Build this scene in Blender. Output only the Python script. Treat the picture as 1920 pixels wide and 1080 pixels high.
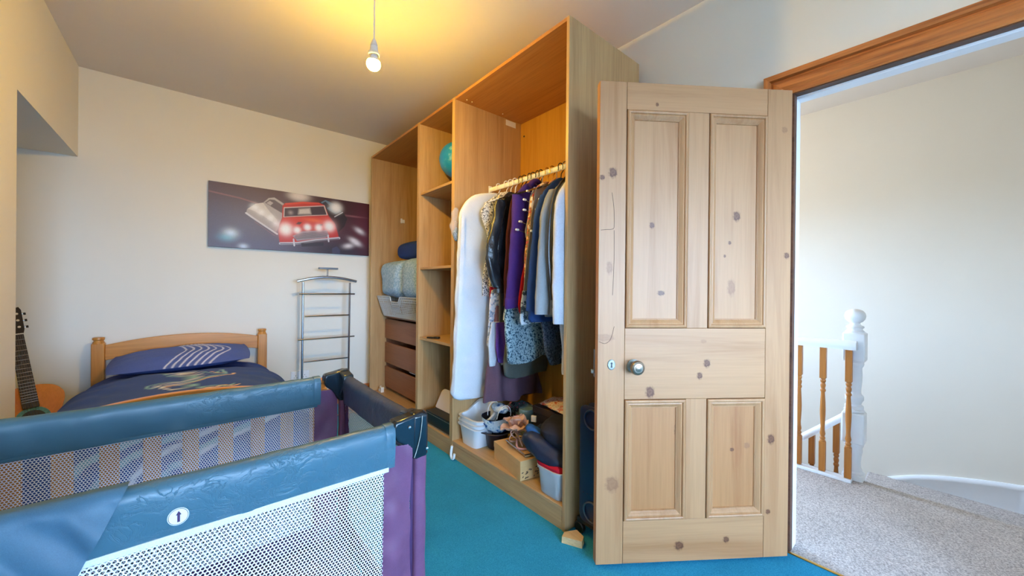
import bpy, bmesh, math, random
import numpy as np
from mathutils import Vector, Matrix, noise

for o in list(bpy.data.objects):
    bpy.data.objects.remove(o)
S = bpy.context.scene
COL = S.collection
PI = math.pi

# ------------------------------------------------------------------ camera
CAM_H = 1.1183
def make_camera():
    yaw, pitch, roll = math.radians(40.2597), math.radians(-0.1208), math.radians(0.5432)
    F = Vector((math.sin(yaw)*math.cos(pitch), math.cos(yaw)*math.cos(pitch), math.sin(pitch)))
    R0 = Vector((math.cos(yaw), -math.sin(yaw), 0)); U0 = R0.cross(F)
    R = math.cos(roll)*R0 + math.sin(roll)*U0
    U = -math.sin(roll)*R0 + math.cos(roll)*U0
    cam = bpy.data.cameras.new('camera'); co = bpy.data.objects.new('camera', cam); COL.objects.link(co)
    m = Matrix(((R.x, U.x, -F.x, 0), (R.y, U.y, -F.y, 0), (R.z, U.z, -F.z, CAM_H), (0, 0, 0, 1)))
    co.matrix_world = m
    cam.sensor_width = 36.0; cam.lens = 706.84/1920*36.0; cam.clip_start = 0.02
    S.camera = co
make_camera()

# ------------------------------------------------------------------ world, daylight, exposure
SKY_STRENGTH = 74.0
GROUND = 0.06
BULB = 1500.0
HALL_SKY = 1.0
EXPOSURE = 0.0
def make_world():
    w = bpy.data.worlds.new('sky'); S.world = w; w.use_nodes = True
    nt = w.node_tree; nt.nodes.clear()
    out = nt.nodes.new('ShaderNodeOutputWorld'); bg = nt.nodes.new('ShaderNodeBackground')
    tc = nt.nodes.new('ShaderNodeTexCoord'); sep = nt.nodes.new('ShaderNodeSeparateXYZ')
    rp = nt.nodes.new('ShaderNodeValToRGB'); mr = nt.nodes.new('ShaderNodeMapRange')
    mr.inputs['From Min'].default_value = -0.06; mr.inputs['From Max'].default_value = 0.40
    nt.links.new(tc.outputs['Generated'], sep.inputs[0]); nt.links.new(sep.outputs['Z'], mr.inputs['Value'])
    nt.links.new(mr.outputs[0], rp.inputs[0])
    # below the skyline the far side of the street, then a bright hazy horizon, then a deeper blue overhead
    e = rp.color_ramp.elements
    e[0].position = 0.0; e[0].color = (GROUND, GROUND*0.96, GROUND*0.86, 1)
    e[1].position = 1.0; e[1].color = (0.24, 0.38, 0.60, 1)
    for p, c in ((0.14, (0.43, 0.66, 1.0, 1)), (0.40, (0.39, 0.61, 0.96, 1))):
        k = rp.color_ramp.elements.new(p); k.color = c
    nt.links.new(rp.outputs[0], bg.inputs['Color']); bg.inputs['Strength'].default_value = SKY_STRENGTH
    nt.links.new(bg.outputs[0], out.inputs['Surface'])
make_world()

def portal(name, loc, direction, sx, sy):
    l = bpy.data.lights.new(name, 'AREA'); l.shape = 'RECTANGLE'; l.size = sx; l.size_y = sy; l.energy = 1
    l.cycles.is_portal = True
    o = bpy.data.objects.new(name, l); COL.objects.link(o); o.location = loc
    o.rotation_euler = Vector(direction).to_track_quat('-Z', 'Z').to_euler()
    return o

# windows (outside the frame): one in the wall behind the camera, one lighting the landing
FRONT_Y = -4.6
WIN_F = (-0.40, 1.35, 0.75, 2.05)      # x0,x1,z0,z1 in the front wall
WIN_L = (-4.40, -1.95, 0.75, 2.08)     # y0,y1,z0,z1 in the left wall
WIN_H = (2.40, 3.65, 0.60, 1.80)       # x0,x1,z0,z1 in the landing's end wall
HALL_END, HALL_FAR = -1.9, 2.7
portal('daylight_front', ((WIN_F[0]+WIN_F[1])/2, FRONT_Y-0.05, (WIN_F[2]+WIN_F[3])/2), (0, 1, 0), WIN_F[1]-WIN_F[0], WIN_F[3]-WIN_F[2])
portal('daylight_side', (-0.66, (WIN_L[0]+WIN_L[1])/2, (WIN_L[2]+WIN_L[3])/2), (1, 0, 0), WIN_L[1]-WIN_L[0], WIN_L[3]-WIN_L[2])
portal('daylight_landing', ((WIN_H[0]+WIN_H[1])/2, HALL_FAR+0.05, (WIN_H[2]+WIN_H[3])/2), (0, -1, 0), WIN_H[1]-WIN_H[0], WIN_H[3]-WIN_H[2])

pl = bpy.data.lights.new('landing_lamp', 'POINT'); pl.energy = 9; pl.color = (1.0, .66, .28); pl.shadow_soft_size = .05
po = bpy.data.objects.new('landing_lamp', pl); COL.objects.link(po); po.location = (2.75, 1.35, 2.25)

S.view_settings.view_transform = 'Standard'; S.view_settings.look = 'None'
S.view_settings.gamma = 1.0; S.view_settings.exposure = EXPOSURE
S.view_settings.use_curve_mapping = False
cy = S.cycles
cy.use_denoising = True
cy.max_bounces = 10; cy.diffuse_bounces = 6; cy.glossy_bounces = 3; cy.transmission_bounces = 6; cy.transparent_max_bounces = 10
cy.sample_clamp_indirect = 8.0; cy.caustics_reflective = False; cy.caustics_refractive = False
try: cy.use_light_tree = True
except Exception: pass

# ------------------------------------------------------------------ helpers
def srgb(r, g, b):
    f = lambda c: (c/255/12.92) if c/255 <= 0.04045 else ((c/255+0.055)/1.055)**2.4
    return (f(r), f(g), f(b), 1)

def tag(o, label=None, cat=None, group=None, kind=None):
    if label: o['label'] = label
    if cat: o['category'] = cat
    if group: o['group'] = group
    if kind: o['kind'] = kind
    return o

def thing(name, label, cat, loc=(0, 0, 0), rz=0.0, group=None, kind=None):
    o = bpy.data.objects.new(name, None); COL.objects.link(o)
    o.location = loc; o.rotation_euler = (0, 0, rz); o.empty_display_size = 0.05
    return tag(o, label, cat, group, kind)

def root_loc(p):
    while p.parent: p = p.parent
    return Vector(p.location) if p.type == 'EMPTY' else Vector((0, 0, 0))

class MB:
    """collects shapes, links them as one mesh object"""
    def __init__(s): s.v = []; s.f = []; s.c = None
    def add(s, vs, fs):
        n = len(s.v); s.v += [tuple(v) for v in vs]; s.f += [tuple(i+n for i in f) for f in fs]; return s
    def box(s, x0, x1, y0, y1, z0, z1):
        v = [(x0,y0,z0),(x1,y0,z0),(x1,y1,z0),(x0,y1,z0),(x0,y0,z1),(x1,y0,z1),(x1,y1,z1),(x0,y1,z1)]
        return s.add(v, [(0,3,2,1),(4,5,6,7),(0,1,5,4),(1,2,6,5),(2,3,7,6),(3,0,4,7)])
    def obox(s, c, sx, sy, sz, rot=None):
        m = rot if rot is not None else Matrix.Identity(3)
        v = []
        for dz in (-.5, .5):
            for dx, dy in ((-.5,-.5),(.5,-.5),(.5,.5),(-.5,.5)):
                v.append(Vector(c) + m @ Vector((dx*sx, dy*sy, dz*sz)))
        return s.add(v, [(0,3,2,1),(4,5,6,7),(0,1,5,4),(1,2,6,5),(2,3,7,6),(3,0,4,7)])
    def rings(s, rs, cap0=True, cap1=True, closed=True):
        n = len(rs[0]); vs = [p for r in rs for p in r]; fs = []
        for i in range(len(rs)-1):
            for j in range(n if closed else n-1):
                k = (j+1) % n
                fs.append((i*n+j, i*n+k, (i+1)*n+k, (i+1)*n+j))
        if cap0: fs.append(tuple(reversed(range(n))))
        if cap1: fs.append(tuple(range((len(rs)-1)*n, len(rs)*n)))
        return s.add(vs, fs)
    def tube(s, pts, r, n=8, closed=False):
        pts = [Vector(p) for p in pts]; rs = []; m = len(pts)
        rad = r if hasattr(r, '__len__') else [r]*m
        up = None
        for i, p in enumerate(pts):
            if closed: t = pts[(i+1) % m]-pts[i-1]
            else: t = pts[min(i+1, m-1)]-pts[max(i-1, 0)]
            t.normalize()
            if up is None:
                up = Vector((0, 0, 1)) if abs(t.z) < 0.9 else Vector((1, 0, 0))
            a = up - t*up.dot(t); a.normalize(); b = t.cross(a); up = a
            rs.append([p + (a*math.cos(2*PI*k/n)+b*math.sin(2*PI*k/n))*rad[i] for k in range(n)])
        if closed: rs.append(rs[0]); return s.rings(rs, False, False)
        return s.rings(rs)
    def lathe(s, prof, c=(0, 0, 0), axis='z', n=20, rot=None):
        rs = []
        for r, h in prof:
            ring = []
            for k in range(n):
                a = 2*PI*k/n; q = Vector((max(r, 1e-4)*math.cos(a), max(r, 1e-4)*math.sin(a), h))
                if axis == 'x': q = Vector((q.z, q.x, q.y))
                elif axis == 'y': q = Vector((q.y, q.z, q.x))
                if rot is not None: q = rot @ q
                ring.append(Vector(c)+q)
            rs.append(ring)
        return s.rings(rs)
    def prism(s, poly, a0, a1, plane='xz'):
        """poly of 2D points swept along the missing axis from a0 to a1"""
        def P(p, a):
            if plane == 'xz': return (p[0], a, p[1])
            if plane == 'yz': return (a, p[0], p[1])
            return (p[0], p[1], a)
        return s.rings([[P(p, a0) for p in poly], [P(p, a1) for p in poly]])
    def ell(s, c, rx, ry, rz, nu=16, nv=10, rot=None, pw=1.0):
        rs = []
        for i in range(nv+1):
            ph = -PI/2+PI*i/nv; cz, sz = max(math.cos(ph), 1e-3), math.sin(ph)
            ring = []
            for k in range(nu):
                a = 2*PI*k/nu
                f = lambda t: math.copysign(abs(t)**pw, t)
                q = Vector((rx*cz**pw*f(math.cos(a)), ry*cz**pw*f(math.sin(a)), rz*f(sz)))
                if rot is not None: q = rot @ q
                ring.append(Vector(c)+q)
            rs.append(ring)
        return s.rings(rs)
    def grid(s, P, closed_u=False):
        """P[i][j] points"""
        n, m = len(P), len(P[0]); vs = [p for r in P for p in r]; fs = []
        for i in range(n-1):
            for j in range(m-1): fs.append((i*m+j, (i+1)*m+j, (i+1)*m+j+1, i*m+j+1))
        return s.add(vs, fs)
    def build(s, name, mat, parent=None, smooth=35, bevel=0.0, seg=2, local=False, label=None, kind=None, subsurf=0, flip=False):
        me = bpy.data.meshes.new(name)
        o = bpy.data.objects.new(name, me); COL.objects.link(o)
        off = Vector((0, 0, 0))
        if parent is not None:
            o.parent = parent
            if not local: off = root_loc(parent)
        me.from_pydata([(v[0]-off.x, v[1]-off.y, v[2]-off.z) for v in s.v], [], s.f)
        bm = bmesh.new(); bm.from_mesh(me); bmesh.ops.recalc_face_normals(bm, faces=bm.faces); bm.to_mesh(me); bm.free()
        if mat: me.materials.append(mat)
        if s.c is not None:
            ca = me.color_attributes.new('print', 'FLOAT_COLOR', 'POINT')
            ca.data.foreach_set('color', np.asarray(s.c, dtype=np.float32).ravel())
        if smooth:
            me.polygons.foreach_set('use_smooth', [True]*len(me.polygons))
            me.set_sharp_from_angle(angle=math.radians(smooth))
        if bevel > 0:
            b = o.modifiers.new('bevel', 'BEVEL'); b.width = bevel; b.segments = seg; b.limit_method = 'ANGLE'; b.angle_limit = math.radians(40)
            b.harden_normals = False
        if subsurf:
            m = o.modifiers.new('sub', 'SUBSURF'); m.levels = subsurf; m.render_levels = subsurf
        if label: o['label'] = label
        if kind: o['kind'] = kind
        return o

def box_obj(name, mat, dims, parent=None, bevel=0.0015, **k):
    return MB().box(*dims).build(name, mat, parent, bevel=bevel, **k)

def structure(name, mat, mb, **k):
    o = mb.build(name, mat, **k); o['kind'] = 'structure'; return o

def copy_tree(o, parent=None):
    c = o.copy(); COL.objects.link(c)
    if parent is not None: c.parent = parent
    for ch in list(o.children): copy_tree(ch, c)
    return c

def smoothpath(pts, n=6):
    """Catmull-Rom through points"""
    pts = [Vector(p) for p in pts]; out = []
    for i in range(len(pts)-1):
        p0 = pts[max(i-1, 0)]; p1 = pts[i]; p2 = pts[i+1]; p3 = pts[min(i+2, len(pts)-1)]
        for k in range(n):
            t = k/n
            out.append(0.5*((2*p1)+(p2-p0)*t+(2*p0-5*p1+4*p2-p3)*t*t+(3*p1-p0-3*p2+p3)*t**3))
    out.append(pts[-1]); return out

# ------------------------------------------------------------------ materials
class NT:
    def __init__(s, name):
        s.m = bpy.data.materials.new(name); s.m.use_nodes = True; s.t = s.m.node_tree; s.t.nodes.clear()
        s.out = s.n('ShaderNodeOutputMaterial'); s.b = s.n('ShaderNodeBsdfPrincipled')
        s.l(s.b.outputs[0], s.out.inputs['Surface']); s._co = None
    def n(s, t, **k):
        x = s.t.nodes.new(t)
        for a, b in k.items(): setattr(x, a, b)
        return x
    def l(s, a, b): s.t.links.new(a, b)
    def co(s, rnd=True):
        if s._co is None:
            tc = s.n('ShaderNodeTexCoord')
            if rnd:
                oi = s.n('ShaderNodeObjectInfo'); mul = s.n('ShaderNodeVectorMath', operation='SCALE'); ad = s.n('ShaderNodeVectorMath', operation='ADD')
                mul.inputs[0].default_value = (3.1, 7.7, 5.3); s.l(oi.outputs['Random'], mul.inputs['Scale'])
                s.l(tc.outputs['Object'], ad.inputs[0]); s.l(mul.outputs[0], ad.inputs[1]); s._co = ad.outputs[0]
            else: s._co = tc.outputs['Object']
        return s._co
    def noise(s, scale, detail=3, rough=0.55, vec=None, mp=None, dist=0.0):
        x = s.n('ShaderNodeTexNoise'); x.inputs['Scale'].default_value = scale; x.inputs['Detail'].default_value = detail
        x.inputs['Roughness'].default_value = rough; x.inputs['Distortion'].default_value = dist
        v = vec or s.co()
        if mp:
            m = s.n('ShaderNodeMapping'); m.inputs['Scale'].default_value = mp; s.l(v, m.inputs['Vector']); v = m.outputs[0]
        s.l(v, x.inputs['Vector']); return x.outputs['Fac']
    def ramp(s, fac, stops):
        r = s.n('ShaderNodeValToRGB'); e = r.color_ramp.elements
        while len(e) < len(stops): e.new(0.5)
        for i, (p, c) in enumerate(stops): e[i].position = p; e[i].color = c
        s.l(fac, r.inputs[0]); return r.outputs[0]
    def mix(s, fac, a, b, mode='MIX'):
        m = s.n('ShaderNodeMix'); m.data_type = 'RGBA'; m.blend_type = mode
        for sock, val in ((m.inputs['Factor'], fac), (m.inputs[6], a), (m.inputs[7], b)):
            if hasattr(val, 'is_linked') or hasattr(val, 'node'): s.l(val, sock)
            else: sock.default_value = val
        return m.outputs[2]
    def bump(s, h, strength=0.2, dist=0.01):
        b = s.n('ShaderNodeBump'); b.inputs['Strength'].default_value = strength; b.inputs['Distance'].default_value = dist
        s.l(h, b.inputs['Height']); s.l(b.outputs[0], s.b.inputs['Normal'])
    def color(s, c):
        if hasattr(c, 'node'): s.l(c, s.b.inputs['Base Color'])
        else: s.b.inputs['Base Color'].default_value = c
    def set(s, rough=0.5, metal=0.0, spec=None, **k):
        s.b.inputs['Roughness'].default_value = rough; s.b.inputs['Metallic'].default_value = metal
        if spec is not None: s.b.inputs['Specular IOR Level'].default_value = spec
        for a, v in k.items(): s.b.inputs[a].default_value = v
        return s.m

def shade(c, k): return (c[0]*k, c[1]*k, c[2]*k, 1)

def plain(name, c, rough=0.5, metal=0.0, spec=None, var=0.0, vs=6.0, bump=0.0, bs=60.0, **k):
    t = NT(name)
    if var:
        f = t.noise(vs, 4); t.color(t.ramp(f, [(0.3, shade(c, 1-var)), (0.7, shade(c, 1+var))]))
    else: t.color(c)
    if bump: t.bump(t.noise(bs, 4), bump, 0.004)
    return t.set(rough, metal, spec, **k)

def wood(name, base, dark, axis='z', scale=1.0, rough=0.45, contrast=1.0, streak=0.5, spec=0.35, knots=None, bump=0.06):
    t = NT(name)
    sc = {'x': (0.9, 16, 16), 'y': (16, 0.9, 16), 'z': (16, 16, 0.9)}[axis]
    sc2 = {'x': (4, 130, 130), 'y': (130, 4, 130), 'z': (130, 130, 4)}[axis]
    f1 = t.noise(1.0*scale, 5, 0.6, mp=sc, dist=0.8)
    c1 = t.ramp(f1, [(0.25, shade(dark, 1.0)), (0.5, base), (0.78, shade(base, 1.0+0.16*contrast))])
    f2 = t.noise(1.0, 3, 0.6, mp=sc2)
    c2 = t.ramp(f2, [(0.35, (1-0.30*streak, 1-0.36*streak, 1-0.42*streak, 1)), (0.6, (1, 1, 1, 1))])
    c = t.mix(1.0, c1, c2, 'MULTIPLY')
    if knots:
        for (kx, kz, rx, rz, kc, st) in knots:
            tc = t.n('ShaderNodeTexCoord'); su = t.n('ShaderNodeVectorMath', operation='SUBTRACT'); su.inputs[1].default_value = (kx, 0, kz)
            t.l(tc.outputs['Object'], su.inputs[0])
            mu = t.n('ShaderNodeVectorMath', operation='MULTIPLY'); mu.inputs[1].default_value = (1/rx, 0, 1/rz); t.l(su.outputs[0], mu.inputs[0])
            nz = t.n('ShaderNodeTexNoise'); nz.inputs['Scale'].default_value = 2.6; t.l(mu.outputs[0], nz.inputs['Vector'])
            ln = t.n('ShaderNodeVectorMath', operation='LENGTH'); t.l(mu.outputs[0], ln.inputs[0])
            ad = t.n('ShaderNodeMath', operation='ADD'); t.l(ln.outputs['Value'], ad.inputs[0])
            sb = t.n('ShaderNodeMath', operation='MULTIPLY_ADD'); sb.inputs[1].default_value = 0.9; sb.inputs[2].default_value = -0.45
            t.l(nz.outputs['Fac'], sb.inputs[0]); t.l(sb.outputs[0], ad.inputs[1])
            k = t.ramp(ad.outputs[0], [(0.0, (st*0.9,)*3+(1,)), (0.35, (st*0.72,)*3+(1,)), (0.58, (st*0.98,)*3+(1,)), (0.74, (st*0.42,)*3+(1,)), (1.0, (0, 0, 0, 1))])
            c = t.mix(k, c, kc)
    t.color(c)
    if bump: t.bump(f2, bump, 0.002)
    return t.set(rough, 0, spec)

def fabric(name, c, c2=None, scale=300, rough=0.85, sheen=0.0, var=0.15, bump=0.15, spec=0.2, big=6.0):
    t = NT(name); c2 = c2 or shade(c, 1-var)
    f = t.noise(scale, 2); g = t.noise(big, 4)
    a = t.ramp(g, [(0.3, c2), (0.7, c)])
    col = t.mix(0.35, a, t.ramp(f, [(0.3, shade(c, 0.7)), (0.7, shade(c, 1.25))]))
    t.color(col); t.bump(f, bump, 0.002)
    return t.set(rough, 0, spec, **({'Sheen Weight': sheen} if sheen else {}))

def satin(name, c, c2):
    """shiny woven nylon with small dry creases"""
    t = NT(name)
    n1 = t.noise(26, 5, .6, dist=.6); n2 = t.noise(5, 3); n3 = t.noise(900, 2)
    cr = t.ramp(n1, [(.40, (1, 1, 1, 1)), (.485, (.75, .75, .75, 1)), (.50, (.0, .0, .0, 1)), (.515, (.75, .75, .75, 1)), (.60, (1, 1, 1, 1))])
    where = t.ramp(n2, [(.46, (1, 1, 1, 1)), (.60, (0, 0, 0, 1))])
    h = t.mix(where, cr, (1, 1, 1, 1))
    t.color(t.mix(.25, t.ramp(n2, [(.3, c2), (.7, c)]), t.ramp(n3, [(.3, shade(c, .8)), (.7, shade(c, 1.15))])))
    t.bump(h, .38, .005)
    return t.set(.40, 0, .5)

def speckle(name, stops, scale=90, rough=0.9, kind='noise', detail=2.0):
    """printed cloth: small random motifs"""
    t = NT(name)
    if kind == 'noise': f = t.noise(scale, detail, 0.6)
    else:
        v = t.n('ShaderNodeTexVoronoi'); v.inputs['Scale'].default_value = scale; t.l(t.co(), v.inputs['Vector'])
        f = v.outputs['Distance'] if kind == 'voronoi' else v.outputs['Color']
        if kind == 'cells':
            sp = t.n('ShaderNodeSeparateColor'); t.l(f, sp.inputs[0]); f = sp.outputs[0]
    r = t.n('ShaderNodeValToRGB'); r.color_ramp.interpolation = 'CONSTANT' if kind != 'noise' else 'LINEAR'; e = r.color_ramp.elements
    while len(e) < len(stops): e.new(0.5)
    for i, (p, cc) in enumerate(stops): e[i].position = p; e[i].color = cc
    t.l(f, r.inputs[0]); t.color(r.outputs[0])
    return t.set(rough, 0, 0.2)

def printed(name, rough=0.85, spec=0.25, bump=0.1, bs=300):
    t = NT(name); a = t.n('ShaderNodeVertexColor'); a.layer_name = 'print'
    f = t.noise(bs, 2)
    t.color(t.mix(1.0, a.outputs['Color'], t.ramp(f, [(0.3, (0.88, 0.88, 0.88, 1)), (0.7, (1.08, 1.08, 1.08, 1))]), 'MULTIPLY'))
    if bump: t.bump(f, bump, 0.002)
    return t.set(rough, 0, spec)

def carpet(name, c, c2, scale=260, patch=3.0, pv=0.12):
    t = NT(name)
    f = t.noise(scale, 3, 0.7); g = t.noise(patch, 4); h = t.noise(scale*0.3, 2)
    a = t.ramp(f, [(0.32, c2), (0.66, c)])
    b = t.ramp(g, [(0.3, (1-pv,)*3+(1,)), (0.7, (1+pv,)*3+(1,))])
    t.color(t.mix(1.0, a, b, 'MULTIPLY')); t.bump(f, 0.6, 0.006)
    return t.set(0.95, 0, 0.1)

M = {}
def mats():
    t = NT('wall_paint'); f = t.noise(2.0, 3)
    c = srgb(230, 225, 213)
    t.color(t.ramp(f, [(0.3, shade(c, 0.985)), (0.7, shade(c, 1.01))])); t.bump(t.noise(45, 4), 0.05, 0.003)
    M['wall'] = t.set(0.75, 0, 0.25)
    t = NT('landing_paint'); c = srgb(234, 227, 213)
    t.color(t.ramp(t.noise(2.0, 3), [(0.3, shade(c, 0.985)), (0.7, shade(c, 1.01))])); t.bump(t.noise(45, 4), 0.05, 0.003)
    M['hall_wall'] = t.set(0.75, 0, 0.25)
    M['ceiling'] = plain('ceiling_paint', srgb(226, 216, 205), 0.85, var=0.015, vs=2, bump=0.04, bs=40)
    M['white'] = plain('white_gloss_paint', srgb(236, 238, 240), 0.3, var=0.02, bump=0.03, bs=30)
    M['teal_carpet'] = carpet('teal_carpet', srgb(60, 164, 200), srgb(34, 128, 166))
    M['grey_carpet'] = carpet('grey_carpet', srgb(218, 208, 200), srgb(140, 130, 126), 150, 5.0, 0.06)
    oak, oakd = srgb(189, 153, 106), srgb(169, 130, 84)
    M['oak_z'] = wood('oak_effect_upright', oak, oakd, 'z', 1.0, 0.42, 0.6, 0.45)
    M['oak_y'] = wood('oak_effect_level', oak, oakd, 'y', 1.0, 0.42, 0.6, 0.45)
    M['oak_back_bulb_tint'] = wood('oak_effect_backing_bulb_tint', srgb(180, 130, 52), srgb(166, 114, 40), 'z', 0.7, 0.5, 0.5, 0.3)  # same oak, deeper amber: the bulb's warm light is put into the colour
    M['oak_top_bulb_tint'] = wood('oak_effect_top_bulb_tint', srgb(184, 126, 66), srgb(166, 106, 50), 'y', 1.0, 0.42, 0.6, 0.45)  # oak again, with bulb-only lighting under the top worked into its colour
    M['edge'] = plain('oak_edge_banding', srgb(204, 164, 112), 0.45, var=0.05)
    M['chest'] = wood('red_brown_veneer', srgb(150, 98, 66), srgb(128, 80, 52), 'y', 0.8, 0.4, 0.6, 0.4)
    M['chest_z'] = wood('red_brown_veneer_upright', srgb(150, 98, 66), srgb(128, 80, 52), 'z', 0.8, 0.4, 0.6, 0.4)
    M['pine_bed'] = wood('varnished_pine', srgb(206, 142, 68), srgb(180, 110, 46), 'x', 1.2, 0.3, 0.8, 0.4)
    M['pine_bed_z'] = wood('varnished_pine_upright', srgb(206, 142, 68), srgb(176, 108, 46), 'z', 1.2, 0.3, 0.8, 0.4)
    M['baluster'] = wood('stained_pine', srgb(178, 112, 48), srgb(140, 78, 30), 'z', 1.2, 0.32, 0.8, 0.5)
    M['frame_pine'] = wood('dark_stained_pine', srgb(196, 118, 58), srgb(146, 78, 32), 'y', 1.6, 0.4, 1.0, 0.7)
    M['frame_pine_z'] = wood('dark_stained_pine_upright', srgb(196, 118, 58), srgb(146, 78, 32), 'z', 1.6, 0.4, 1.0, 0.7)
    M['frame_dark'] = wood('dark_brown_rebate', srgb(98, 66, 50), srgb(66, 42, 34), 'y', 1.6, 0.5, 1.0, 0.6)
    M['steel'] = plain('brushed_steel', srgb(186, 186, 190), 0.22, 1.0)
    M['dark_steel'] = plain('dark_steel', srgb(120, 120, 122), 0.3, 1.0)
    M['bronze'] = plain('aged_bronze', srgb(146, 130, 112), 0.3, 0.9, var=0.2, vs=40)
    M['pewter'] = plain('dull_pewter', srgb(150, 150, 140), 0.5, 0.6, var=0.25, vs=90, bump=0.3, bs=200)
    M['brass'] = plain('gold_metal', srgb(214, 176, 98), 0.28, 1.0)
    M['black'] = plain('black_plastic', srgb(22, 22, 24), 0.35)
    M['gloss_black'] = plain('glossy_black_plastic', srgb(20, 32, 40), 0.16, 0, 0.6)
    M['navy_enamel'] = plain('navy_enamel', srgb(18, 26, 58), 0.3)
    M['white_plastic'] = plain('white_plastic', srgb(232, 234, 236), 0.35)
    M['cream_plastic'] = plain('cream_plastic', srgb(226, 220, 204), 0.4)
    M['card'] = plain('brown_card', srgb(206, 164, 108), 0.8, var=0.06, vs=12, bump=0.05)
mats()
# ------------------------------------------------------------------ room shell
CZ, BY, WX, LX = 2.565, 3.80, 1.95, -0.59
DY0, DY1, DH = -0.36, 0.456, 1.945
ALY, ALZ, ALX = 2.658, 1.962, -1.35
HX, HY = 3.85, HALL_FAR
def shell():
    structure('floor', M['teal_carpet'], MB().box(ALX-.1, 1.938, FRONT_Y-.1, BY+.1, -.08, 0.0), smooth=0)
    structure('floor_landing', M['grey_carpet'], MB().box(1.945, 3.03, HALL_END-.1, HY+.1, -.25, 0.0), bevel=0.015, seg=3)
    structure('ceiling', M['ceiling'], MB().box(ALX-.1, WX+.08, FRONT_Y-.1, BY+.1, CZ, CZ+.1), smooth=0)
    structure('ceiling_landing', M['ceiling'], MB().box(WX+.08, HX+.1, HALL_END-.1, HY+.1, CZ, CZ+.1), smooth=0)
    structure('wall_back', M['wall'], MB().box(ALX-.1, WX+.08, BY, BY+.1, -.08, CZ+.02), smooth=0)
    m = MB(); m.box(WX, WX+.08, DY1, BY+.05, -.08, CZ+.02).box(WX, WX+.08, DY0, DY1, DH+.02, CZ+.02).box(WX, WX+.08, FRONT_Y-.1, DY0, -.08, CZ+.02)
    structure('wall_right', M['wall'], m, smooth=0)
    a, b, z0, z1 = WIN_L
    m = MB(); m.box(LX-.14, LX, FRONT_Y-.1, a, -.08, CZ+.02).box(LX-.14, LX, b, ALY, -.08, CZ+.02).box(LX-.14, LX, a, b, -.08, z0).box(LX-.14, LX, a, b, z1, CZ+.02)
    m.box(ALX-.1, LX-.14, ALY-.1, ALY, -.08, ALZ+.1)                      # near cheek of the alcove
    m.box(ALX-.1, ALX, ALY, BY+.05, -.08, ALZ+.1)                          # its far side
    m.box(ALX-.1, LX, ALY, BY+.05, ALZ, CZ+.02)                            # dropped head over the alcove
    structure('wall_left', M['wall'], m, smooth=0)
    a, b, z0, z1 = WIN_F
    m = MB(); y0, y1 = FRONT_Y-.14, FRONT_Y
    m.box(LX-.14, a, y0, y1, -.08, CZ+.02).box(b, WX+.08, y0, y1, -.08, CZ+.02).box(a, b, y0, y1, -.08, z0).box(a, b, y0, y1, z1, CZ+.02)
    structure('wall_front', M['wall'], m, smooth=0)
    # landing and stairwell
    structure('wall_landing', M['hall_wall'], MB().box(HX, HX+.1, HALL_END-.1, HY+.1, -1.9, CZ+.02), smooth=0)
    m = MB(); a, b, z0, z1 = WIN_H; y0, y1 = HY, HY+.12
    m.box(WX, a, y0, y1, -1.9, CZ+.02).box(b, HX+.1, y0, y1, -1.9, CZ+.02).box(a, b, y0, y1, -1.9, z0).box(a, b, y0, y1, z1, CZ+.02)
    m.box(WX, HX+.1, HALL_END-.1, HALL_END, -1.9, CZ+.02)
    structure('wall_landing_end', M['hall_wall'], m, smooth=0)
    structure('wall_stairwell', M['hall_wall'], MB().box(2.93, 3.0, HALL_END, HY, -1.9, -.25), smooth=0)
    structure('floor_stairwell', M['grey_carpet'], MB().box(2.9, HX+.1, HALL_END, HY, -1.95, -1.9), smooth=0)
    # frames of the windows
    def frame(name, horizontal, a, b, z0, z1, p, t=.05):
        m = MB(); d0, d1 = p-.03, p+.03
        def bx(u0, u1, w0, w1):
            m.box(u0, u1, d0, d1, w0, w1) if horizontal else m.box(d0, d1, u0, u1, w0, w1)
        bx(a, a+t, z0, z1); bx(b-t, b, z0, z1); bx(a+t, b-t, z0, z0+t); bx(a+t, b-t, z1-t, z1); c = (a+b)/2; bx(c-.02, c+.02, z0+t, z1-t)
        structure(name, M['white'], m, bevel=.004)
    frame('window_1', True, *WIN_F, FRONT_Y-.09)
    frame('window_2', False, *WIN_L, LX-.1)
    frame('window_3', True, *WIN_H, HY+.07)
shell()

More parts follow.
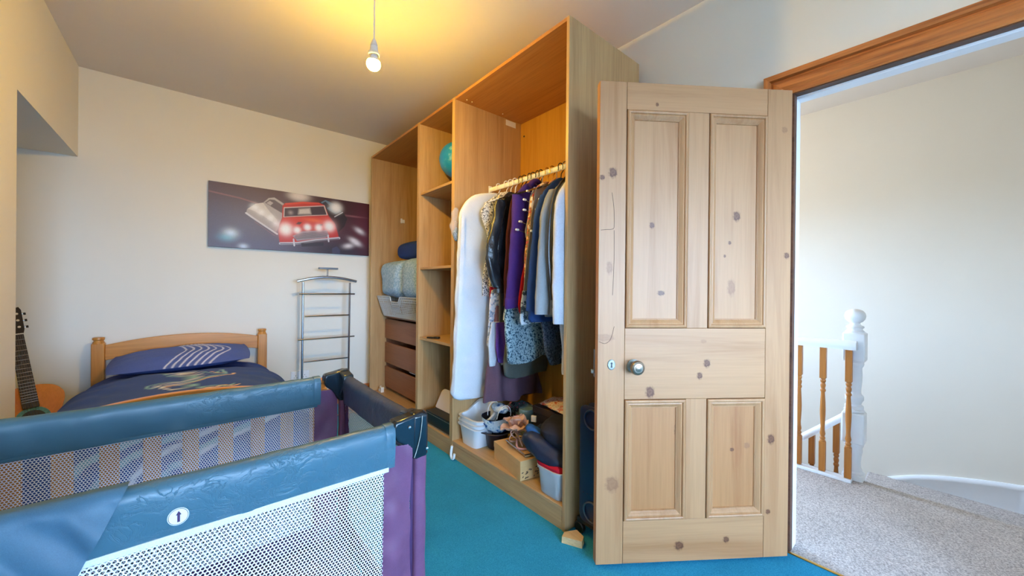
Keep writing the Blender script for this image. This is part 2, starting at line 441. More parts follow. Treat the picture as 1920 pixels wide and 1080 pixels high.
def trims():
    structure('baseboard_back', M['frame_pine'], MB().prism([(BY, 0), (BY-.02, 0), (BY-.02, .125), (BY-.012, .135), (BY-.012, .147), (BY, .147)], ALX, 1.86, 'yz'))
    structure('baseboard_left', M['frame_pine'], MB().box(LX, LX+.018, FRONT_Y, ALY, 0, .145), bevel=.004)
    structure('baseboard_right', M['frame_pine'], MB().box(WX-.018, WX, .59, 1.15, 0, .145), bevel=.004)
    # architrave round the doorway, room side (profile: outward, distance from the opening)
    prof = [(0, .008), (.012, .008), (.016, .014), (.016, .030), (.022, .040), (.022, .062), (.018, .070), (.011, .074), (.011, .080), (.026, .084), (.030, .092), (.030, .104), (0, .106)]
    def arch(name, mat, pts):
        # pts: list of functions giving the corner for offset d
        m = MB(); m.rings([[Vector((WX-h, *f(d))) for h, d in prof] for f in pts]); structure(name, mat, m, smooth=30)
    arch('trim_1', M['frame_pine'], [lambda d: (DY1+d, DH+d), lambda d: (DY0-d, DH+d)])
    arch('trim_2', M['frame_pine_z'], [lambda d: (DY1+d, DH+d), lambda d: (DY1+d, 0)])
    arch('trim_3', M['frame_pine_z'], [lambda d: (DY0-d, DH+d), lambda d: (DY0-d, 0)])
    # brown rebate, white lining and stop
    m = MB(); m.box(WX-.006, WX+.03, DY0, DY1, DH+.004, DH+.02).box(WX-.006, WX+.03, DY1-.004, DY1+.012, 0, DH+.02).box(WX-.006, WX+.03, DY0-.012, DY0+.004, 0, DH+.02)
    structure('trim_4', M['frame_dark'], m)
    m = MB(); x0, x1 = WX+.03, WX+.086
    m.box(x0, x1, DY0, DY1, DH-.006, DH+.02).box(x0, x1, DY1-.005, DY1+.012, 0, DH+.02).box(x0, x1, DY0-.012, DY0+.005, 0, DH+.02)
    structure('trim_5', M['white'], m, bevel=.002)
    structure('trim_6', M['brass'], MB().box(1.935, 1.948, DY0, DY1, 0, .005), bevel=.002)
    # skirting that sinks with the stairs along the landing wall
    ys = [HALL_END, -.45, -.25, -.05, .1, .22, .36, .5, .7, 1.2, 2.2]; zs = [-.05, -.05, -.058, -.095, -.135, -.18, -.255, -.37, -.56, -1.05, -2.0]
    path = smoothpath([(0, y, z) for y, z in zip(ys, zs)], 5)
    m = MB(); m.rings([[(HX, p.y, p.z), (HX-.012, p.y, p.z), (HX-.02, p.y, p.z-.012), (HX-.02, p.y, p.z-.03), (HX-.016, p.y, p.z-.036), (HX-.016, p.y, p.z-.2), (HX, p.y, p.z-.2)] for p in path])
    structure('baseboard_landing', M['white'], m, smooth=40)
trims()

# ------------------------------------------------------------------ pine door
def door():
    ang = math.atan2(.5875, -.8092)
    hx, hy, W, T, Z0, Z1 = 1.892, .447, .813, .036, .012, 1.945
    r = thing('door_1', 'stripped pine four-panel door standing open beside the wardrobe', 'door', (hx, hy, 0), ang, kind='structure')
    X = lambda u: W-u                      # u from the free edge as measured in the view
    base, dark = srgb(178, 130, 88), srgb(158, 106, 64)
    kc = srgb(92, 52, 32); kp = srgb(140, 94, 64)
    K = lambda u, z, a, b, c=kc, s=1.0: (X(u), z, a*1.6, b*1.6, c, s)
    knots_z = [K(.055, 1.58, .013, .016), K(.012, 1.56, .008, .008), K(.045, 1.20, .010, .020, kp, .7), K(.03, .92, .030, .012, kp, .55), K(.064, .333, .021, .024, kp, .9),
               K(.224, 1.375, .008, .010), K(.265, 1.10, .012, .008), K(.478, 1.605, .010, .018), K(.585, 1.42, .012, .016), K(.556, 1.31, .005, .006), K(.565, 1.125, .013, .026, kp, .8),
               K(.535, 1.255, .004, .005), K(.735, .50, .012, .016), K(.780, 1.78, .010, .010, kp, .7), K(.795, 1.26, .009, .010), K(.64, .47, .010, .010, kp, .8), K(.575, .455, .007, .006),
               K(.335, .54, .006, .02), K(.725, .20, .008, .008)]
    knots_x = [K(.455, .815, .011, .013), K(.425, .765, .009, .011), K(.217, .70, .014, .018), K(.235, 1.86, .005, .006), K(.345, .075, .015, .014), K(.545, .092, .010, .010), K(.44, .905, .010, .006, kp, .5)]
    mz = wood('stripped_pine_upright', base, dark, 'z', 0.8, 0.42, 0.4, 0.22, 0.35, knots_z)
    mx = wood('stripped_pine_level', base, dark, 'x', 0.8, 0.42, 0.4, 0.22, 0.35, knots_x)
    mp = wood('stripped_pine_panel', srgb(172, 118, 72), srgb(152, 94, 52), 'z', 0.9, 0.42, 0.5, 0.3, 0.35, knots_z)
    mm = wood('stripped_pine_moulding', base, dark, 'z', 1.0, 0.42, 0.5, 0.3, 0.35)
    def bx(name, m, u0, u1, z0, z1, y0=-T, y1=0.0, bev=.0012):
        return MB().box(X(u1), X(u0), y0, y1, z0, z1).build(name, m, r, local=True, bevel=bev)
    s0, s1, m0, m1, g = .110, .706, .368, .455, .0006
    bx('stile', mz, 0, s0-g, Z0, Z1); bx('stile', mz, s1+g, W, Z0, Z1)
    bx('top_rail', mx, s0+g, s1-g, 1.835, Z1); bx('lock_rail', mx, s0+g, s1-g, .672, .958); bx('bottom_rail', mx, s0+g, s1-g, Z0, .182)
    bx('muntin', mz, m0, m1, .958+g, 1.835-g); bx('muntin', mz, m0, m1, .182+g, .672-g)
    for a, b, z0, z1 in ((s0, m0, .958, 1.835), (m1, s1, .958, 1.835), (s0, m0, .182, .672), (m1, s1, .182, .672)):
        bx('panel', mz if z0 > .5 else mp, a+.002, b-.002, z0+.002, z1-.002, -.024, -.013)
        # bolection moulding, mitred at the corners: (inset, height)
        for sgn, off in ((1, 0), (-1, -T)):
            prof = [(.0022, -.012), (.0022, .003), (.0045, .006), (.009, .0075), (.0135, .006), (.0155, .0025), (.0165, .001), (.021, .002), (.027, -.002), (.032, -.006), (.034, -.007), (.0345, -.009), (.037, -.009), (.038, -.0132)]
            m = MB(); rings = []
            for i, hgt in prof:
                y = off + sgn*hgt
                rings.append([(X(a+i), y, z0+i), (X(b-i), y, z0+i), (X(b-i), y, z1-i), (X(a+i), y, z1-i)])
            m.rings(rings, False, False); m.build('panel_moulding', mm, r, local=True, smooth=0)
    # old split and grain flaws down the free-edge stile
    cm = plain('dark_split', srgb(70, 42, 30), .8)
    for pts in ([(.052, 1.50), (.060, 1.44), (.062, 1.37), (.056, 1.355), (.030, 1.352), (.008, 1.350)], [(.062, 1.35), (.063, 1.25), (.061, 1.16), (.058, 1.09)], [(.004, .905), (.030, .897), (.052, .915), (.066, .965)]):
        MB().tube(smoothpath([(X(u), -.0006, z) for u, z in pts], 5), .0012, 5).build('split', cm, r, local=True)
    # escutcheon with keyhole
    m = MB(); ring = []
    cx, cz = X(.056), .812
    m.lathe([(.0001, .0), (.0001, .0035), (.012, .0035), (.0150, .003), (.0165, .0015), (.0165, 0)], (0, 0, 0), 'y', 24)
    m.v = [(v[0]*.98+cx, v[1], v[2]*1.30+cz) for v in m.v]
    esc = m.build('escutcheon', M['pewter'], r, local=True, label='oval metal keyhole plate')
    m = MB(); m.lathe([(.0001, .0), (.0045, .0), (.0045, .0042), (.0001, .0042)], (cx, 0, cz+.006), 'y', 12).prism([(cx-.0022, cz+.004), (cx+.0022, cz+.004), (cx+.0036, cz-.011), (cx-.0036, cz-.011)], 0, .0042)
    m.build('keyhole', M['black'], esc, local=True)
    # knob
    cx, cz = X(.147), .807
    MB().lathe([(.0001, 0), (.027, 0), (.027, .003), (.022, .006), (.0001, .006)], (cx, 0, cz), 'y', 28).build('rose', M['pewter'], r, local=True, label='round backing plate of the knob')
    MB().lathe([(.0001, .004), (.011, .004), (.010, .018), (.014, .024), (.024, .029), (.0285, .037), (.0285, .043), (.025, .050), (.0185, .053), (.0180, .0515), (.0125, .052), (.012, .054), (.006, .0555), (.0001, .0558)], (cx, 0, cz), 'y', 28).build('knob', M['bronze'], r, local=True, label='turned bronze door knob')
    kb = MB().lathe([(.0001, 0), (.027, 0), (.027, .003), (.011, .006), (.010, .018), (.024, .029), (.0285, .04), (.02, .052), (.0001, .055)], (0, 0, 0), 'y', 24)
    kb.v = [(v[0]+cx, -T-v[1], v[2]+cz) for v in kb.v]; kb.build('knob', M['bronze'], r, local=True)
    # rim lock on the far face, its case edge shows past the free edge
    lk = MB().box(X(.10), X(-.0), -T-.022, -T, .752, .866).build('rim_lock', M['dark_steel'], r, local=True, bevel=.002, label='grey steel rim lock case')
    MB().box(W-.002, W+.012, -T-.018, -T-.006, .768, .784).build('latch_bolt', M['pewter'], lk, local=True, bevel=.002)
    for z in (.28, 1.70):
        MB().lathe([(.0001, -.045), (.006, -.045), (.006, .045), (.0001, .045)], (-.006, -T-.002, z), 'z', 10).build('hinge', M['dark_steel'], r, local=True)
door()

# ------------------------------------------------------------------ wardrobes
PX0, PX1, PZ = 1.301, 1.881, 2.36
BASE = .11
def wardrobe(y0, y1, label, shelves=(), group='open oak-effect wardrobe units along the wall'):
    r = thing('wardrobe', label, 'wardrobe', ((PX0+PX1)/2, (y0+y1)/2, 0), group=group)
    t = .018
    for a in (y0, y1-t): box_obj('side_panel', M['oak_z'], (PX0, PX1, a+.0004, a+t-.0004, 0, PZ), r, .0012)
    box_obj('top_panel', M['oak_top_bulb_tint'], (PX0+.001, PX1, y0+t, y1-t, PZ-t, PZ), r, .001)
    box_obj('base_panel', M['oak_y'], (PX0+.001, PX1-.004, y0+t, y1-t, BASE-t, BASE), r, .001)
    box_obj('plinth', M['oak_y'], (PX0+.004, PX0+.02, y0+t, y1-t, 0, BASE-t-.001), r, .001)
    box_obj('back_panel', M['oak_back_bulb_tint'], (PX1-.006, PX1-.002, y0+t, y1-t, BASE, PZ-t), r, 0)
    for z in shelves: box_obj('shelf', M['oak_y'], (PX0+.012, PX1-.008, y0+t, y1-t, z-t, z), r, .001)
    return r
W1 = wardrobe(1.148, 2.146, 'open wide wardrobe filled with hanging clothes, beside the pine door')
W2 = wardrobe(2.146, 2.648, 'narrow open shelf wardrobe holding the blue globe', (1.825, 1.262, .735))
W3 = wardrobe(2.648, 3.648, 'open wide wardrobe next to the back wall, with drawers and bedding')
RX, RZ = 1.59, 1.80
def wardrobe_fittings():
    # oval clothes rail with end brackets
    m = MB(); rs = []
    for y in (1.167, 2.127):
        rs.append([(RX+.0085*math.cos(a), y, RZ-.002+.0155*math.sin(a)) for a in [2*PI*k/14 for k in range(14)]])
    m.rings(rs).build('clothes_rail', M['white_plastic'], W1, label='pale oval clothes rail')
    for y in (1.167, 2.122):
        MB().box(RX-.014, RX+.014, y, y+.005, RZ-.024, RZ+.026).build('rail_bracket', M['white_plastic'], W1, bevel=.003)
    MB().box(1.728, 1.822, 2.1262, 2.1275, 2.296, 2.336).build('paper_label', M['white_plastic'], W1, smooth=0, label='white paper label')
    for x, z in ((1.36, 2.347), (1.40, 2.347), (1.66, 2.347)):
        MB().lathe([(.0001, -.004), (.004, -.004), (.004, 0), (.0001, 0)], (x, 2.08, 2.341), 'z', 10).build('screw_cap', M['cream_plastic'], W1)
    MB().lathe([(.0001, 0), (.007, 0), (.007, .003), (.0001, .003)], (1.8715, 2.09, 2.24), 'x', 10).build('peg_hole', M['black'], W1)
    b = MB().box(1.592, 1.606, 3.612, 3.629, 1.752, 1.798).box(1.606, 1.636, 3.622, 3.629, 1.756, 1.79).build('bracket', M['white_plastic'], W3, bevel=.002, label='small white bracket')
    MB().box(1.70, 1.73, 2.667, 2.675, 2.20, 2.26).build('bracket', M['white_plastic'], W3, bevel=.002, label='small white bracket')
wardrobe_fittings()

# ------------------------------------------------------------------ landing: newel, balustrades, stairs
def turned(m, c, prof, n=20):
    m.lathe(prof, c, 'z', n)
def landing():
    nx, ny = 3.018, .392
    r = thing('newel_post', 'white turned newel post with ball finial at the stair head', 'post', (nx, ny, -.4))
    h = .051
    MB().box(nx-h, nx+h, ny-h, ny+h, .70, .868).build('upper_block', M['white'], r, bevel=.008)
    MB().box(nx-h, nx+h, ny-h, ny+h, .215, .395).build('lower_block', M['white'], r, bevel=.008)
    MB().lathe([(q*1.13, z) for q, z in [(.0001, .866), (.038, .866), (.040, .875), (.030, .885), (.030, .892), (.036, .897), (.036, .905), (.022, .915), (.020, .925), (.030, .933), (.040, .948), (.0435, .966), (.040, .985), (.030, .999), (.014, 1.007), (.0001, 1.008)]], (nx, ny, 0), 'z', 28).build('ball_finial', M['white'], r)
    MB().lathe([(q*1.13, z) for q, z in [(.0001, .394), (.036, .394), (.042, .402), (.042, .41), (.036, .416), (.038, .424), (.038, .434), (.028, .442), (.030, .455), (.038, .47), (.038, .49), (.028, .505), (.026, .52), (.030, .57), (.032, .62), (.030, .66), (.036, .672), (.038, .682), (.036, .692), (.042, .70), (.0001, .70)]], (nx, ny, 0), 'z', 24).build('turned_shaft', M['white'], r)
    MB().lathe([(q*1.13, z) for q, z in [(.0001, .03), (.040, .03), (.042, .04), (.034, .05), (.034, .06), (.030, .07), (.028, .10), (.031, .14), (.036, .17), (.034, .185), (.040, .20), (.040, .216), (.0001, .216)]], (nx, ny, 0), 'z', 24).build('turned_foot', M['white'], r)
    MB().box(nx-h+.004, nx+h-.004, ny-h+.004, ny+h-.004, -.4, .032).build('base_block', M['white'], r, bevel=.004)
    # landing balustrade running away from the newel
    bxx = 2.936
    r = thing('balustrade', 'level balustrade of brown turned balusters under a white handrail', 'balustrade', (bxx, ny+.05, 0))
    prof = [(-.03, .772), (-.03, .782), (-.034, .79), (-.034, .803), (-.026, .816), (-.012, .824), (.012, .824), (.026, .816), (.034, .803), (.034, .79), (.03, .782), (.03, .772)]
    y0, y1 = ny-.005, HY
    m = MB(); m.rings([[(bxx+a, y, z) for a, z in prof] for y in (y0-.015, y1)]); m.build("handrail", M["white"], r, smooth=50)
    MB().box(bxx-.03, bxx+.03, y0, y1, 0, .018).build('base_rail', M['white'], r, bevel=.004)
    def bal(parent, y, x, z0, z1, name='baluster'):
        H = z1-z0; q = .0155; m = MB()
        a, b = z0+.235*H, z0+.745*H
        m.box(x-q, x+q, y-q, y+q, z0, a); m.box(x-q, x+q, y-q, y+q, b, z1)
        P = [(.0001, a-.002), (.0145, a-.001), (.0155, a+.006), (.011, a+.012), (.014, a+.018), (.014, a+.026), (.010, a+.032), (.013, a+.04), (.0145, a+.05), (.011, a+.07), (.0105, a+.09), (.014, (a+b)/2-.03), (.0145, (a+b)/2), (.013, (a+b)/2+.05), (.0105, b-.10), (.010, b-.085), (.014, b-.078), (.014, b-.07), (.010, b-.062), (.013, b-.05), (.014, b-.04), (.010, b-.028), (.014, b-.02), (.014, b-.012), (.011, b-.006), (.0145, b), (.0001, b+.002)]
        m.lathe(P, (x, y, 0), 'z', 12); return m.build(name, M['baluster'], parent, bevel=.0015)
    y = .406
    for k in range(23):
        if y+k*.118 < y1-.03: bal(r, y+k*.118, bxx, .02, .776)
    # stair balustrade going down
    sx = 3.06
    r = thing('balustrade', 'sloping stair balustrade going down behind the level one', 'balustrade', (sx, .5, -.3))
    f = lambda y: .337-(y-.455)*.93
    m = MB(); m.rings([[(sx+a*.9, y, f(y)+z-.80) for a, z in prof] for y in (.43, 2.3)]); m.build('handrail', M['white'], r, smooth=50)
    m = MB(); m.rings([[(sx-.03, y, f(y)-.75), (sx+.03, y, f(y)-.75), (sx+.03, y, f(y)-1.02), (sx-.03, y, f(y)-1.02)] for y in (.46, 1.4)]); m.build('string_board', M['white'], r, smooth=0)
    for k in range(8):
        yy = .478+k*.121; bal(r, yy, sx, f(yy)-.76, f(yy)-.018)
    # carpeted steps below the landing
    st = thing('staircase', 'grey carpeted stairs dropping away beyond the landing edge', 'stairs', (3.44, .4, -.45))
    box_obj('tread', M['grey_carpet'], (3.032, HX-.001, HALL_END+.01, .42, -.42, -.225), st, .012)
    for k in range(6):
        z = -.225-.195*(k+1); y = .42+.21*k
        box_obj('tread', M['grey_carpet'], (3.095, HX-.022, y, y+.232, z-.2, z), st, .012)
landing()

# ------------------------------------------------------------------ ceiling lamp
def lamp():
    x, y = .651, 1.80
    r = thing('pendant_light', 'bare glowing bulb hanging from the ceiling on a white cord', 'lamp', (x, y, CZ))
    MB().lathe([(.0001, CZ-.03), (.012, CZ-.03), (.04, CZ-.022), (.046, CZ-.008), (.046, CZ), (.0001, CZ)], (x, y, 0), 'z', 24).build('ceiling_rose', M['white_plastic'], r)
    MB().tube([(x, y, CZ-.025), (x, y, 2.285)], .0034, 8).build('cord', M['white_plastic'], r)
    MB().lathe([(.0001, 2.29), (.006, 2.29), (.010, 2.283), (.0165, 2.262), (.018, 2.256), (.0001, 2.256)], (x, y, 0), 'z', 20).build('cord_grip', M['white_plastic'], r)
    MB().lathe([(.0001, 2.2555), (.0165, 2.2555), (.0175, 2.24), (.0165, 2.225), (.0001, 2.225)], (x, y, 0), 'z', 20).build('lamp_holder', M['white_plastic'], r)
    MB().lathe([(.017, 2.226), (.026, 2.226), (.0265, 2.222), (.0265, 2.215), (.024, 2.213), (.017, 2.213)], (x, y, 0), 'z', 24).build('shade_ring', M['cream_plastic'], r)
    rot = Matrix.Rotation(math.radians(8), 3, 'X')
    MB().lathe([(.0001, .012), (.0125, .012), (.0135, .0), (.017, -.008), (.0240, -.018), (.0285, -.024)], (x, y, 2.212), 'z', 24, rot).build('bulb_neck', M['white_plastic'], r)
    t = NT('glowing_bulb'); t.t.nodes.remove(t.b); e = t.n('ShaderNodeEmission'); e.inputs['Color'].default_value = (1.0, .60, .06, 1); e.inputs['Strength'].default_value = BULB
    t.l(e.outputs[0], t.out.inputs['Surface'])
    MB().lathe([(.0285, -.024), (.0305, -.030), (.0315, -.037), (.0305, -.046), (.0270, -.054), (.0205, -.061), (.0115, -.0655), (.0001, -.067)], (x, y, 2.212), 'z', 24, rot).build('bulb', t.m, r, label='glowing round lamp bulb')
lamp()
# ------------------------------------------------------------------ travel cot
def cot():
    X0, X1, Y0, Y1, ZT, ZB = -.565, .497, .935, 1.655, .757, .652
    r = thing('travel_cot', 'blue and purple travel cot with white netting in front of the bed', 'cot', ((X0+X1)/2, (Y0+Y1)/2, 0))
    blue = satin('blue_satin_nylon', srgb(62, 102, 118), srgb(52, 88, 106))
    smooth_blue = fabric('smooth_blue_nylon', srgb(66, 102, 122), srgb(54, 84, 106), 900, .5, var=.12, bump=.03, spec=.35, big=7)
    navy = satin('navy_satin_nylon', srgb(56, 68, 96), srgb(46, 56, 84))
    purple = fabric('purple_satin_nylon', srgb(120, 78, 108), srgb(96, 60, 88), 700, 0.36, var=.1, bump=.05, spec=.4, big=14)
    dpurple = fabric('dark_purple_nylon', srgb(72, 44, 84), srgb(58, 34, 70), 700, 0.5, var=.1, bump=.05, spec=.35, big=14)
    net = plain('white_netting', srgb(242, 242, 248), 0.6)
    tape = fabric('white_binding_tape', srgb(222, 228, 232), None, 400, .7, var=.05)
    quilt = fabric('dark_cot_mat', srgb(92, 88, 112), srgb(70, 70, 96), 60, .8, var=.12)
    cx = [X0+.019, X1-.019]; cyy = [Y0+.022, Y1-.022]
    # posts in purple sleeves
    for x in cx:
        for y in cyy:
            m = MB(); rs = []
            for k in range(12):
                z = .03+(.66-.03)*k/11; q = .0185+.0012*math.sin(k*2.1+x*9)
                rs.append([(x+q*math.copysign(abs(math.cos(a))**.6, math.cos(a)), y+q*math.copysign(abs(math.sin(a))**.6, math.sin(a)), z) for a in [2*PI*j/16 for j in range(16)]])
            m.rings(rs).build('leg_post', purple, r)
            MB().box(x-.022, x+.022, y-.022, y+.022, 0, .05).build('foot', M['black'], r, bevel=.006)
    # padded rail sleeves
    def sleeve(p, q, mat, seed, name='rail_sleeve'):
        p, q = Vector(p), Vector(q); d = (q-p); L = d.length; d.normalize(); nrm = Vector((-d.y, d.x, 0))
        prof = [(-.017, ZB), (-.0185, .672), (-.020, .695), (-.0205, .718), (-.0205, .735), (-.0175, .748), (-.009, .756), (0, .758), (.009, .756), (.0175, .748), (.0205, .735), (.0205, .718), (.020, .695), (.0185, .672), (.017, ZB), (.0, ZB+.004)]
        n = int(L/.012); rs = []
        for i in range(n+1):
            t = L*i/n; ring = []
            for a, z in prof:
                rg = 1-abs(noise.noise((t*20+seed, z*26, a*20)))*2.2; w = noise.noise((t*12+seed, z*16, a*30))*.0045-max(0, rg-.55)*.0055*max(0, noise.noise((t*5+seed, z*9, 4))+.35)+noise.noise((t*60+seed, z*80, a*60))*.0012
                e = 1-.25*max(0, 1-min(t, L-t)/.02)
                ring.append(p+d*t+nrm*(a*e+math.copysign(w, a) if a else 0)+Vector((0, 0, z+(w*.5 if z > .7 else 0)+.004*math.sin(PI*t/L)*(-1 if z > .7 else 0))))
            rs.append(ring)
        return MB().rings(rs).build(name, mat, r, smooth=70)
    yA, yB = Y0+.022, Y1-.022
    near = sleeve((X0+.03, yA, 0), (.402, yA, 0), blue, 1)
    sleeve((X0+.03, yB, 0), (.385, yB, 0), blue, 5)
    sleeve((cx[1], yA+.05, 0), (cx[1], yB-.045, 0), navy, 9)
    sleeve((cx[0], yA+.05, 0), (cx[0], yB-.045, 0), navy, 13)
    for y in (yA-.0195, ):
        MB().box(X0+.05, .386, y-.001, y+.004, .642, .6535).build('binding_tape', tape, r, bevel=.001, label='white binding along the lower edge of the rail')
    MB().box(X0+.05, .375, yB-.020, yB-.016, .643, .653).build('binding_tape', blue, r, bevel=.001)
    for xx, yy, dd in ((.390, yA, 1), (.374, yB, 1)):
        m = MB(); rs = []
        prof = [(-.0185, ZB-.002), (-.0222, .70), (-.0226, .735), (-.019, .750), (-.009, .7585), (.009, .7585), (.019, .750), (.0226, .735), (.0222, .70), (.0185, ZB-.002)]
        m.rings([[(xx+dx, yy+a*k, z) for a, z in prof] for dx, k in ((-.012, .97), (-.009, 1.04), (-.001, 1.0), (.007, 1.05), (.0125, 1.0))], True, True)
        m.build('stitched_hem', blue, r, smooth=60)
    # netting: hexagonal cells of real thread
    def netting(o, u, lu, z0, z1, pitch):
        o, u = Vector(o), Vector(u); rr = pitch/math.sqrt(3); H = 1.5*rr
        nx, nz = int(lu/pitch), int((z1-z0)/H)
        ang = np.array([PI/6+PI/3*k for k in range(6)])
        ox, oz = np.cos(ang)*rr, np.sin(ang)*rr*1.02
        ix, iz = np.cos(ang)*rr*.70, np.sin(ang)*rr*.70
        i, j = np.meshgrid(np.arange(nx), np.arange(nz)); i = i.ravel(); j = j.ravel()
        cxx = (i+.5*(j % 2)+.5)*pitch; czz = z0+(j+.5)*H
        N = len(i)
        U = np.concatenate([cxx[:, None]+ox, cxx[:, None]+ix], 1).ravel(); Z = np.concatenate([czz[:, None]+oz, czz[:, None]+iz], 1).ravel()
        sag = .006*np.sin(U*7+1)*np.sin(Z*6)
        nv = Vector((-u.y, u.x, 0)); off = root_loc(r)
        V = np.stack([o.x+u.x*U+nv.x*sag-off.x, o.y+u.y*U+nv.y*sag-off.y, Z-off.z], 1)
        k = np.arange(6); q = np.stack([k, (k+1) % 6, 6+(k+1) % 6, 6+k], 1)
        Fq = (np.arange(N)[:, None, None]*12+q[None]).reshape(-1, 4)
        me = bpy.data.meshes.new('net_panel'); me.vertices.add(len(V)); me.vertices.foreach_set('co', V.astype(np.float32).ravel())
        me.loops.add(Fq.size); me.loops.foreach_set('vertex_index', Fq.astype(np.int32).ravel())
        me.polygons.add(len(Fq)); me.polygons.foreach_set('loop_start', (np.arange(len(Fq))*4).astype(np.int32))
        me.update(calc_edges=True); me.validate(); me.materials.append(net)
        ob = bpy.data.objects.new('net_panel', me); COL.objects.link(ob); ob.parent = r; ob['kind'] = 'stuff'; return ob
    netting((X0+.115, yA-.016, 0), (1, 0, 0), .372-X0-.115, .17, .645, .0072)
    netting((X0+.115, yB-.004, 0), (1, 0, 0), .366-X0-.115, .17, .648, .0072)
    netting((cx[1], yA+.03, 0), (0, 1, 0), yB-yA-.06, .17, .65, .0072)
    netting((cx[0], yA+.03, 0), (0, 1, 0), yB-yA-.06, .17, .65, .0072)
    # purple corner panels, gently puckered
    def panel(p, q, z0, z1, mat, seed, amp=.0045):
        p, q = Vector(p), Vector(q); d = q-p; L = d.length; d.normalize(); nv = Vector((-d.y, d.x, 0)); P = []
        for i in range(13):
            row = []
            for j in range(41):
                z = z0+(z1-z0)*j/40; t = L*i/12
                w = amp*math.sin(t*70+noise.noise((t*6, z*7, seed))*4+z*20)+noise.noise((t*22, z*22, seed))*amp*1.6
                row.append(p+d*t+nv*w+Vector((0, 0, z)))
            P.append(row)
        return MB().grid(P).build('corner_panel', mat, r, smooth=80)
    panel((.374, yA-.014, 0), (.450, yA-.014, 0), .05, .70, purple, 1)
    panel((.366, yB-.006, 0), (.452, yB-.006, 0), .05, .70, purple, 2)
    panel((.451, yA-.006, 0), (.460, yA-.006, 0), .05, .68, dpurple, 8, .0005)
    panel((cx[1]-.004, yB-.075, 0), (cx[1]-.004, yB-.015, 0), .05, .68, dpurple, 4)
    panel((cx[1]+.004, yA+.015, 0), (cx[1]+.004, yA+.06, 0), .05, .68, dpurple, 3)
    panel((X0+.03, yA-.014, 0), (X0+.12, yA-.014, 0), .05, .70, purple, 6)
    panel((X0+.03, yB-.006, 0), (X0+.12, yB-.006, 0), .05, .70, purple, 7)
    for a, b in (((X0+.03, yA-.013, 0), (.46, yA-.013, 0)), ((X0+.03, yB+.013, 0), (.46, yB+.013, 0)), ((cx[1]+.01, yA+.02, 0), (cx[1]+.01, yB-.02, 0)), ((cx[0]-.01, yA+.02, 0), (cx[0]-.01, yB-.02, 0))):
        panel(a, b, .05, .175, dpurple, 11).name = 'lower_band'
    MB().box(X0+.03, X1-.03, yA+.01, yB-.01, .06, .10).build('base_mat', quilt, r, bevel=.012)
    # side flap of satin cloth hanging over the front rail
    P = []
    for j in range(61):
        z = .762-(.762-.13)*j/60; row = []
        xr = -.084-(.764-z)*.46; xl = X0+.012
        for i in range(61):
            x = xl+(xr-xl)*i/60; s = (x+.46*z*1.0)
            fold = .022*math.sin(s*38+noise.noise((x*4, z*4, 2))*2.2)*min(1, (.762-z)/.10)
            fold += .005*noise.noise((s*16, z*3, 5))+.0025*noise.noise((s*60, z*14, 8))
            y = yA-.028-abs(fold)*1.0-fold*.5-.018*min(1, (.762-z)/.15)*(1-i/60*.7)
            if z > .752: y += .010
            row.append((x, y, z))
        P.append(row)
    # carried over the top of the rail
    top = [[(p[0], yA-.012+.012*k, .7635-.002*k) for p in P[0]] for k in (2, 1, 0)]
    MB().grid(top+P).build('side_flap', smooth_blue, r, smooth=80, label='puckered blue satin flap over the front rail')
    # arrow sticker
    m = MB().lathe([(.0001, 0), (.0155, 0), (.0155, .0008), (.0001, .0008)], (0, 0, 0), 'y', 28)
    m.v = [(-.018+v[0], yA-.0235-v[1], .686+v[2]*1.02) for v in m.v]
    st = m.build('sticker', M['white_plastic'], r, label='oval white sticker with a dark arrow pointing up')
    y = yA-.0250
    MB().prism([(-.0195, .676), (-.0155, .676), (-.0155, .689), (-.0135, .689), (-.0175, .6965), (-.0215, .689), (-.0195, .689)], y, y+.0006).build('arrow', dpurple, st, smooth=0)
    m = MB(); m.tube([(-.018+.0140*math.cos(a), y+.0002, .686+.0143*math.sin(a)) for a in [2*PI*k/32 for k in range(32)]], .0004, 4, True); m.build('border', dpurple, st)
    # moulded corner caps
    def cap(sx, sy):
        x = X1 if sx > 0 else X0; y = Y0 if sy < 0 else Y1
        o = [(0, .770), (-.022, .776), (-.060, .768), (-.094, .763), (-.0985, .748), (-.097, .728), (-.088, .712), (-.070, .698), (-.058, .680), (-.050, .662), (-.034, .651), (-.004, .653), (0, .662)]
        px = [(x+sx*a, z) for a, z in o]; py = [(y-sy*a*-1, z) for a, z in o]
        py = [(y+sy*a, z) for a, z in o]
        m = MB()
        m.prism(px, y-sy*.002, y-sy*.046, 'xz')
        c = m.build('corner_cap', M['gloss_black'], r, bevel=.006, seg=3, smooth=40)
        MB().prism(py, x-sx*.002, x-sx*.044, 'yz').build('cap_wing', M['gloss_black'], c, bevel=.006, seg=3, smooth=40)
        MB().lathe([(.0001, -.0035), (.003, -.003), (.0045, -.0015), (.0045, .003), (.0001, .003)], (x-sx*.056, y+(.0005 if sy < 0 else -.0005), .744), 'y', 14).build('rivet', M['steel'], c)
        MB().lathe([(.0001, -.003), (.004, -.002), (.004, .003), (.0001, .003)], (x-sx*.004, y-sy*.001, .674), 'y', 12).build('rivet', M['steel'], c)
        pts = [(x-sx*(.021+.022*t*t), y+sy*.0022, .768-.108*t) for t in [k/10 for k in range(11)]]
        MB().tube(pts, .0011, 5).build('seam_line', M['pewter'], c)
    for sx in (-1, 1):
        for sy in (-1, 1): cap(sx, sy)
cot()

